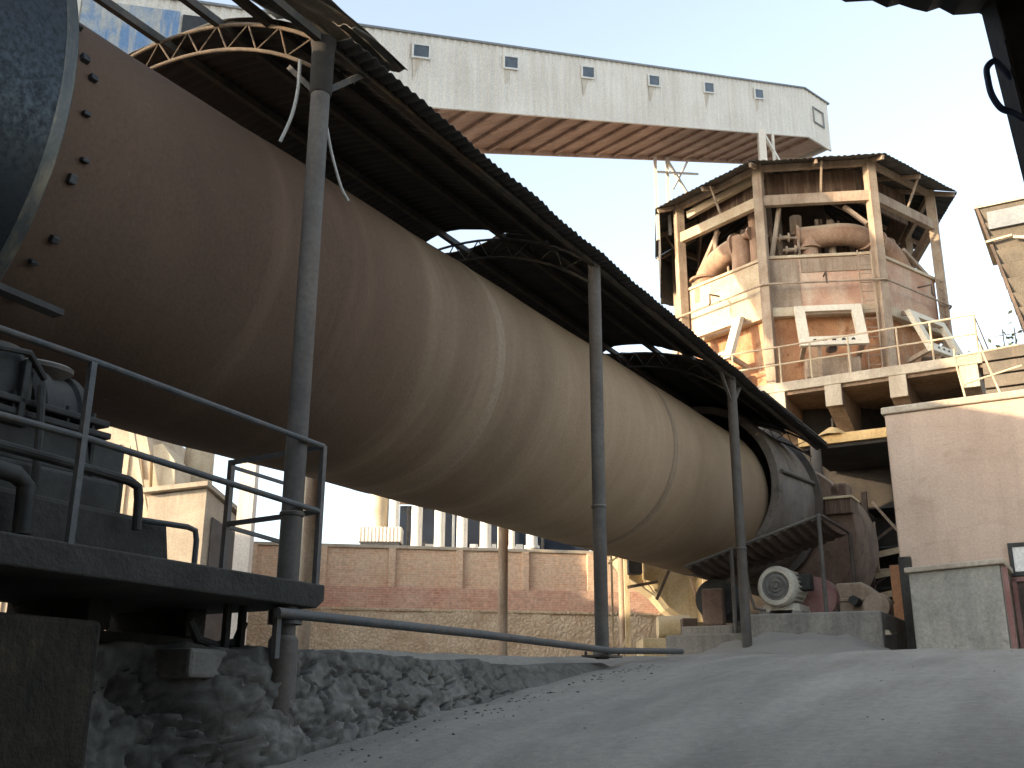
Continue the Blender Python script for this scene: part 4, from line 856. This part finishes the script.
def slab(w0, w1, h0, h1, t0=T0, t1=1.72): 
    m = MB()
    m.hexa([gpt(t0, w0, h0), gpt(0, w0, h0), gpt(0, w1, h0), gpt(t0, w1, h0), gpt(t0, w0, h1), gpt(0, w0, h1), gpt(0, w1, h1), gpt(t0, w1, h1)])
    if t1 > 0: m.hexa([gpt(0, w0, h0), gpt(t1, w0, h0), gpt(t1, w1, h0), gpt(0, w1, h0), gpt(0, w0, h1), gpt(t1, w0, h1), gpt(t1, w1, h1), gpt(0, w1, h1)])
    return m
gal.part('roof', slab(-.07, GW+.10, GH, GH+.06), 'cladroof')
gal.part('floor', slab(.05, GW-.03, .0, .1, T0, 1.2), 'soffit')
gal.part('edge_beam', slab(-.03, .045, -.10, .0, T0, 1.6), 'clad')
gal.part('edge_beam', slab(GW-.04, GW+.04, -.16, .0, T0, 1.6), 'soffit')
t = T0+.2
while t < 1.1:
    gal.part('floor_joist', MB().bar(gpt(t, .06, -.06), gpt(t, GW-.06, -.06), .09, .12), 'soffit'); t += 1.0
for tt in (-19.64, -16.31, -12.98, -9.69, -6.57, -3.37, -22.9):
    f = MB()
    for (x0, x1, y0, y1) in ((-.31, .31, 1.32, 1.37), (-.31, .31, 1.72, 1.77), (-.31, -.26, 1.37, 1.72), (.26, .31, 1.37, 1.72)):
        f.hexa([gpt(tt+x0, -.07, y0), gpt(tt+x1, -.07, y0), gpt(tt+x1, -.03, y0), gpt(tt+x0, -.03, y0), gpt(tt+x0, -.07, y1), gpt(tt+x1, -.07, y1), gpt(tt+x1, -.03, y1), gpt(tt+x0, -.03, y1)])
    w = gal.part('window', f, 'white')
    gal.part('rust_run', MB().hexa([gpt(tt-.22, -.024, .75+.12*math.sin(tt)), gpt(tt-.12, -.024, .9), gpt(tt-.12, -.02, .9), gpt(tt-.22, -.02, .75+.12*math.sin(tt)), gpt(tt-.27, -.024, 1.32), gpt(tt+.05, -.024, 1.32), gpt(tt+.05, -.02, 1.32), gpt(tt-.27, -.02, 1.32)]), 'drip', parent=w)
    gal.part('pane', MB().hexa([gpt(tt-.265, -.055, 1.36), gpt(tt+.265, -.055, 1.36), gpt(tt+.265, -.037, 1.36), gpt(tt-.265, -.037, 1.36), gpt(tt-.265, -.055, 1.73), gpt(tt+.265, -.055, 1.73), gpt(tt+.265, -.037, 1.73), gpt(tt-.265, -.037, 1.73)]), 'glass', parent=w)
f = MB()
for (x0, x1, y0, y1) in ((.45, 1.2, .75, .80), (.45, .50, .8, 1.45), (.45, 1.2, 1.4, 1.45), (1.15, 1.2, .8, 1.45)):
    f.hexa([gpt(x0, -.065, y0), gpt(x1, -.065, y0), gpt(x1, -.03, y0), gpt(x0, -.03, y0), gpt(x0, -.065, y1), gpt(x1, -.065, y1), gpt(x1, -.03, y1), gpt(x0, -.03, y1)])
gal.part('end_hatch', f, 'cladroof')
def gpanel(t0, t1, h0, h1, d0, d1):
    return MB().hexa([gpt(t0, -d1, h0), gpt(t1, -d1, h0), gpt(t1, -d0, h0), gpt(t0, -d0, h0), gpt(t0, -d1, h1), gpt(t1, -d1, h1), gpt(t1, -d0, h1), gpt(t0, -d0, h1)])
gal.part('blue_sheet', gpanel(-28.62, -26.48, .1, 1.78, .03, .05), 'blueclad', label='blue flaking sheets on the near end of the gallery wall')
gal.part('opening', gpanel(-26.40, -25.5, 1.05, 1.72, .03, .045), 'black', label='dark open hatch beside the blue sheets')
trs = MB()
for a, b, w_ in (((-3.37, .0, .0), (-3.37, .0, -4.2), .26), ((-3.2, .0, -.1), (-1.6, .0, -2.0), .1), ((-2.6, .0, -.1), (-2.6, .0, -3.2), .1), ((-3.2, .3, -1.2), (-.4, .3, -1.3), .1),
              ((-6.6, 2.5, -.1), (-6.6, 2.5, -3.4), .11), ((-5.9, 2.5, -.1), (-5.9, 2.5, -3.2), .11), ((-5.9, 2.5, -.2), (-4.2, 2.5, -2.2), .10), ((-6.6, 2.5, -.7), (-4.0, 2.5, -.75), .07), ((-4.6, 2.5, -.2), (-5.6, 2.5, -1.4), .06)):
    trs.bar(gpt(*a), gpt(b[0], b[1], 0)+Vector((0, 0, b[2])), w_, w_)
gal.part('trestle', trs, 'clad')
for t_ in (-22.5, -33.0):
    b = gpt(t_, GW/2, 0); m = MB()
    for w_ in (.3, GW-.3): m.bar(gpt(t_, w_, -.1), (gpt(t_, w_, 0).x, gpt(t_, w_, 0).y, 1.0), .35, .35)
    gal.part('support_leg', m, 'clad')

# ------------------------------------------------------------------ buildings at the right
bd = Thing('pink_building', 'flat roofed pink beige plastered building on the right', 'building', (-1, 24, 1.0))
bd.part('wall', MB().prism([(-3.42, 20.0, .95), (4.5, 20.0, .95), (4.5, 20.0, 5.42), (-3.42, 20.0, 5.42)], (0, 7, 0)), 'plaster', .03)
bd.part('roof_slab', MB().box(-3.47, 4.7, 19.94, 27.2, 5.42, 5.56), 'pale_conc', .03)
w = bd.part('window', MB().box(-1.62, -1.55, 19.93, 20.0, 2.3, 2.86).box(-.5, -.43, 19.93, 20.0, 2.3, 2.86).box(-1.55, -.5, 19.93, 20.0, 2.3, 2.37).box(-1.55, -.5, 19.93, 20.0, 2.79, 2.86), 'dark_steel')
bd.part('pane', MB().box(-1.55, -.5, 19.95, 19.98, 2.37, 2.79), 'white', parent=w)
d = bd.part('door', MB().box(-1.55, -.6, 19.95, 19.997, 1.0, 2.2), 'tower_dark')
bd.part('frame', MB().box(-1.62, -1.55, 19.9, 19.997, 1.0, 2.27).box(-1.62, -.5, 19.9, 19.997, 2.2, 2.27), 'red', parent=d)
bd.part('corner_pier', MB().box(-3.44, -3.22, 19.93, 20.3, .95, 2.75), 'dark_conc', .02)
sd = Thing('lean_to_shed', 'low grey green plastered shed with a flat slab roof', 'shed', (-2.5, 18.8, 1.0))
sd.part('wall', MB().prism([(-3.05, 18.5, .9), (-1.66, 18.5, .9), (-1.66, 18.5, 2.33), (-3.05, 18.5, 2.27)], (0, 1.46, 0)), 'shedwall', .02)
sd.part('roof_slab', MB().prism([(-3.10, 18.42, 2.27), (-1.58, 18.42, 2.335), (-1.58, 18.42, 2.42), (-3.10, 18.42, 2.355)], (0, 1.5, 0)), 'pale_conc', .015)
sd.part('side_post', MB().bar((-1.6, 18.6, .95), (-1.6, 18.6, 2.3), .08, .08), 'red')
lampt = Thing('bulkhead_lamp', 'small brass bulkhead lamp low on the corner of the pink building', 'lamp', (-3.75, 20.0, 1.45))
lampt.part('bracket', MB().bar((-3.62, 20.1, 1.42), (-3.78, 20.0, 1.42), .03, .03), 'tower_dark')
lampt.part('shade', MB().lathe((-3.78, 19.98, 1.45), (0, 0, -1), [(-.03, 0), (-.02, .06), (.06, .10), (.07, .0)], 16), 'yellow')

# slatted structure with stairs and railing, top right
sl = Thing('slatted_tower', 'sand coloured slatted tower with a sloping edge at the right', 'tower', (2, 26.5, 1.0))
def slq(z): return interp([(1, -1.9), (7.0, -1.9), (8.0, -1.05), (11.2, -1.62), (12.0, -1.62)], z)
m = MB()
for k in range(9):
    z0 = 7.95+.36*k; e = lerp(-1.0, -1.6, k/9)
    m.hexa([(e, 24.45, z0), (5, 24.45, z0), (5, 28, z0), (e, 28, z0), (e-.05, 24.33, z0+.34), (5, 24.33, z0+.34), (5, 28, z0+.34), (e-.05, 28, z0+.34)])
sl.part('slatted_wall', m, 'slat', .01)
sl.part('corner_angle', MB().bar((-.98, 24.36, 7.9), (-1.64, 24.36, 11.2), .06, .08), 'tower_dark')
sl.part('louvre_panel', MB().box(-1.45, 3, 24.30, 24.37, 10.62, 11.05), 'cladroof')
m = MB()
for k in range(7): m.box(-2.0, 4, 24.5+.02*k, 27, 5.7+.32*k, 5.7+.32*k+.27)
sl.part('lower_slats', m, 'slat', .01)
sl.part('base_block', MB().box(-1.9, 4.5, 24.8, 28, 1.0, 5.7), 'plaster')
sl.part('deck', MB().box(-1.7, 5, 24.3, 28, 11.2, 11.28), 'tank')
sl.part('strut', MB().bar((-.98, 24.25, 10.3), (.4, 24.25, 9.9), .06, .07).bar((-1.55, 24.25, 10.3), (-1.0, 24.25, 10.35), .05, .05), 'tank')
rr = Thing('roof_railing', 'thin pale railing standing on top of the slatted tower', 'railing', (1, 24.5, 11.25))
rr.part('top_rail', MB().tube([(-1.62, 24.4, 12.32), (5, 24.4, 12.35)], .022, 6), 'white')
for s in (-1.62, 1.0, 3.2): rr.part('post', MB().tube([(s, 24.4, 11.26), (s, 24.4, 12.32)], .022, 6), 'white')
r2 = Thing('roof_ladder_rail', 'thin bent tube handrail on the roof edge of the pink building', 'handrail', (-1.6, 21, 5.55))
r2.part('post', MB().tube([(-2.0, 20.3, 5.56), (-2.1, 20.3, 6.35), (-2.1, 20.3, 6.6)], .02, 8), 'tower_pale')
r2.part('post', MB().tube([(-1.4, 20.3, 5.56), (-1.65, 20.3, 6.6)], .02, 8), 'tower_pale')
r2.part('top_rail', MB().tube([(-5.6, 29.7, 10.0), (-3.2, 29.7, 10.0)], .02, 6).tube([(-2.1, 20.3, 6.45), (-1.0, 20.3, 6.5)], .02, 8).tube([(-2.0, 20.3, 5.9), (-1.0, 20.3, 6.1)], .02, 8), 'tower_pale')

# distant scrub above the balcony's right end
bu = Thing('scrub_bush', 'dusty dark bush showing past the right end of the balcony', 'bush', (-3.0, 52, 1.1))
m = MB()
for k in range(900):
    p = Vector((random.gauss(-2.2, 1.0), random.gauss(52, 1), 15.2+random.gauss(0, .7))); d = Vector((random.uniform(-1, 1), random.uniform(-1, 1), random.uniform(-1, 1))).normalized()*.16
    e = d.cross(Vector((random.uniform(-1, 1), random.uniform(-1, 1), 1))).normalized()*.09; m.add([p-d, p+e, p+d, p-e], [(0, 1, 2, 3)])
bu.part('foliage', m, 'leaf')
bu.part('stem', MB().tube([(-2.2, 52, 14.6), (-2.2, 52, 15.3)], .1, 8), 'tower_dark')
tp = Thing('roof_terrace', 'far flat roofed concrete block the dusty bush grows on', 'building', (-2, 54, 1.0))
tp.part('wall', MB().box(-4.5, 4, 50.5, 56, 1.0, 14.5), 'pale_conc')
tp.part('parapet', MB().box(-4.6, 4.1, 50.4, 56.1, 14.5, 14.7), 'pale_conc')
for x in (-3.1, -2.6, -1.7): tp.part('aerial', MB().tube([(x, 51, 14.7), (x, 51, 17.2)], .03, 6).bar((x-.3, 51, 16.9), (x+.3, 51, 16.9), .03, .03), 'dark_steel')

# ------------------------------------------------------------------ shed over the photographer
ns = Thing('near_shed', 'dark shed roof and steel post framing the top right corner', 'shed', (2.9, 4.2, -1.4), 'W')
m = MB(); n = 240
def fn(i, j):
    x = -9+18*i/n; y = 4.55-.0*x-13*j/12+(.02*fbm(x*3, 1) if j == 0 else 0)
    return (x, y-(x-1.4)*-.17 if False else y+(x-1.4)*.17, 3.56+.02*math.sin(2*math.pi*x/.2)+.05*j/12)
m.grid(fn, list(range(n+1)), list(range(13))); ns.part('roof_sheet', m, 'roof', solid=.01)
ns.part('eave_beam', MB().bar((-9, 2.3, 3.44), (9, 5.35, 3.44), .1, .16), 'roofsteel')
ns.part('post', MB().prism([(2.445, 4.5, 3.54), (2.70, 4.5, 3.54), (3.10, 4.5, -1.45), (2.85, 4.5, -1.45)], (0, .16, 0)), 'dark_steel', .01)
ns.part('cable_clip', MB().tube([(2.44, 4.45, 3.2), (2.75, 4.45, -1.2)], .012, 6), 'black')

ns.part('unseen_back_wall', MB().box(-9, 9, -9.3, -9.0, -1.6, 3.5), 'dark_conc'); ns.part('side_wall', MB().box(8.7, 9, -8.99, 5.4, -1.6, 3.4), 'dark_conc')  # unseen walls, added to cut sky light on the kiln's near end
sunblock = Thing('sun_block_building', 'unseen tan block added left of the kiln to shade the ramp', 'building', (-22, -6, -1))  # out of view, added to keep sun off the terrace and ramp
sunblock.part('wall', MB().box(-30, -14, -24, 6.0, -1.7, 6.2), 'plaster')
sunblock.part('roof', MB().box(-30.3, -13.8, -24.3, 6.2, 6.2, 6.4), 'roof_edge')
# (cable loop)
def wcable(name, label, pts, r, mat):
    P = []
    for i in range(len(pts)-1):
        p0 = Vector(pts[max(0, i-1)]); p1 = Vector(pts[i]); p2 = Vector(pts[i+1]); p3 = Vector(pts[min(len(pts)-1, i+2)])
        for k in range(6):
            t = k/6; P.append(.5*((2*p1)+(p2-p0)*t+(2*p0-5*p1+4*p2-p3)*t*t+(3*p1-p0-3*p2+p3)*t**3))
    P.append(Vector(pts[-1])); return single(name, label, 'cable', pts[0], MB().tube(P, r, 8), mat, 'W')
wcable('cable_loop', 'dark blue cable looping off the steel post at top right', [(2.46, 4.5, 3.02), (2.392, 4.44, 3.044), (2.351, 4.42, 3.061), (2.311, 4.42, 3.021), (2.307, 4.42, 2.954), (2.315, 4.42, 2.87), (2.349, 4.42, 2.798), (2.403, 4.42, 2.771), (2.5, 4.48, 2.76)], .016, 'bluecable')

# ------------------------------------------------------------------ light, sky, camera
SUN_AZ, SUN_EL = R(245), R(10.5)
sunv = Vector((math.sin(SUN_AZ)*math.cos(SUN_EL), math.cos(SUN_AZ)*math.cos(SUN_EL), math.sin(SUN_EL)))
ld = bpy.data.lights.new('sun', 'SUN'); ld.energy = 2.1; ld.angle = R(.6); ld.color = (1.0, .79, .53)
lo_ = bpy.data.objects.new('sun', ld); C.objects.link(lo_); lo_.rotation_euler = sunv.to_track_quat('Z', 'Y').to_euler(); lo_.location = (-20, -10, 30)
world = bpy.data.worlds.new('World'); scene.world = world; world.use_nodes = True
nt = world.node_tree; bg = nt.nodes['Background']; sky = nt.nodes.new('ShaderNodeTexSky'); sky.sky_type = 'NISHITA'
sky.sun_disc = False; sky.sun_elevation = SUN_EL; sky.sun_rotation = SUN_AZ; sky.dust_density = 1.8; sky.air_density = 1.0; sky.ozone_density = 1.0; sky.altitude = 50
hs_ = nt.nodes.new('ShaderNodeHueSaturation'); hs_.inputs['Saturation'].default_value = .55
nt.links.new(sky.outputs[0], hs_.inputs['Color']); nt.links.new(mixc(nt, 1.0, hs_.outputs[0], (.945, .985, 1.03), 'MULTIPLY'), bg.inputs['Color']); bg.inputs['Strength'].default_value = .125
cd = bpy.data.cameras.new('camera'); cam = bpy.data.objects.new('camera', cd); C.objects.link(cam); scene.camera = cam
cd.sensor_width = 36; cd.lens = 36*1050/1024; cd.clip_start = .05; cd.clip_end = 8000
P_, RL = R(17.5), R(.25)
X = Vector((1, 0, 0)); U = Vector((0, -math.sin(P_), math.cos(P_))); F = Vector((0, math.cos(P_), math.sin(P_)))
rx = X*math.cos(RL)+U*math.sin(RL); uy = -X*math.sin(RL)+U*math.cos(RL)
mw = Matrix((rx, uy, -F)).transposed().to_4x4(); mw.translation = Vector((0, 0, EYE)); cam.matrix_world = mw
vs_ = scene.view_settings; vs_.view_transform = 'Standard'; vs_.look = 'None'; vs_.gamma = 1.0; vs_.exposure = 2.3
scene.cycles.use_denoising = True; scene.cycles.max_bounces = 6
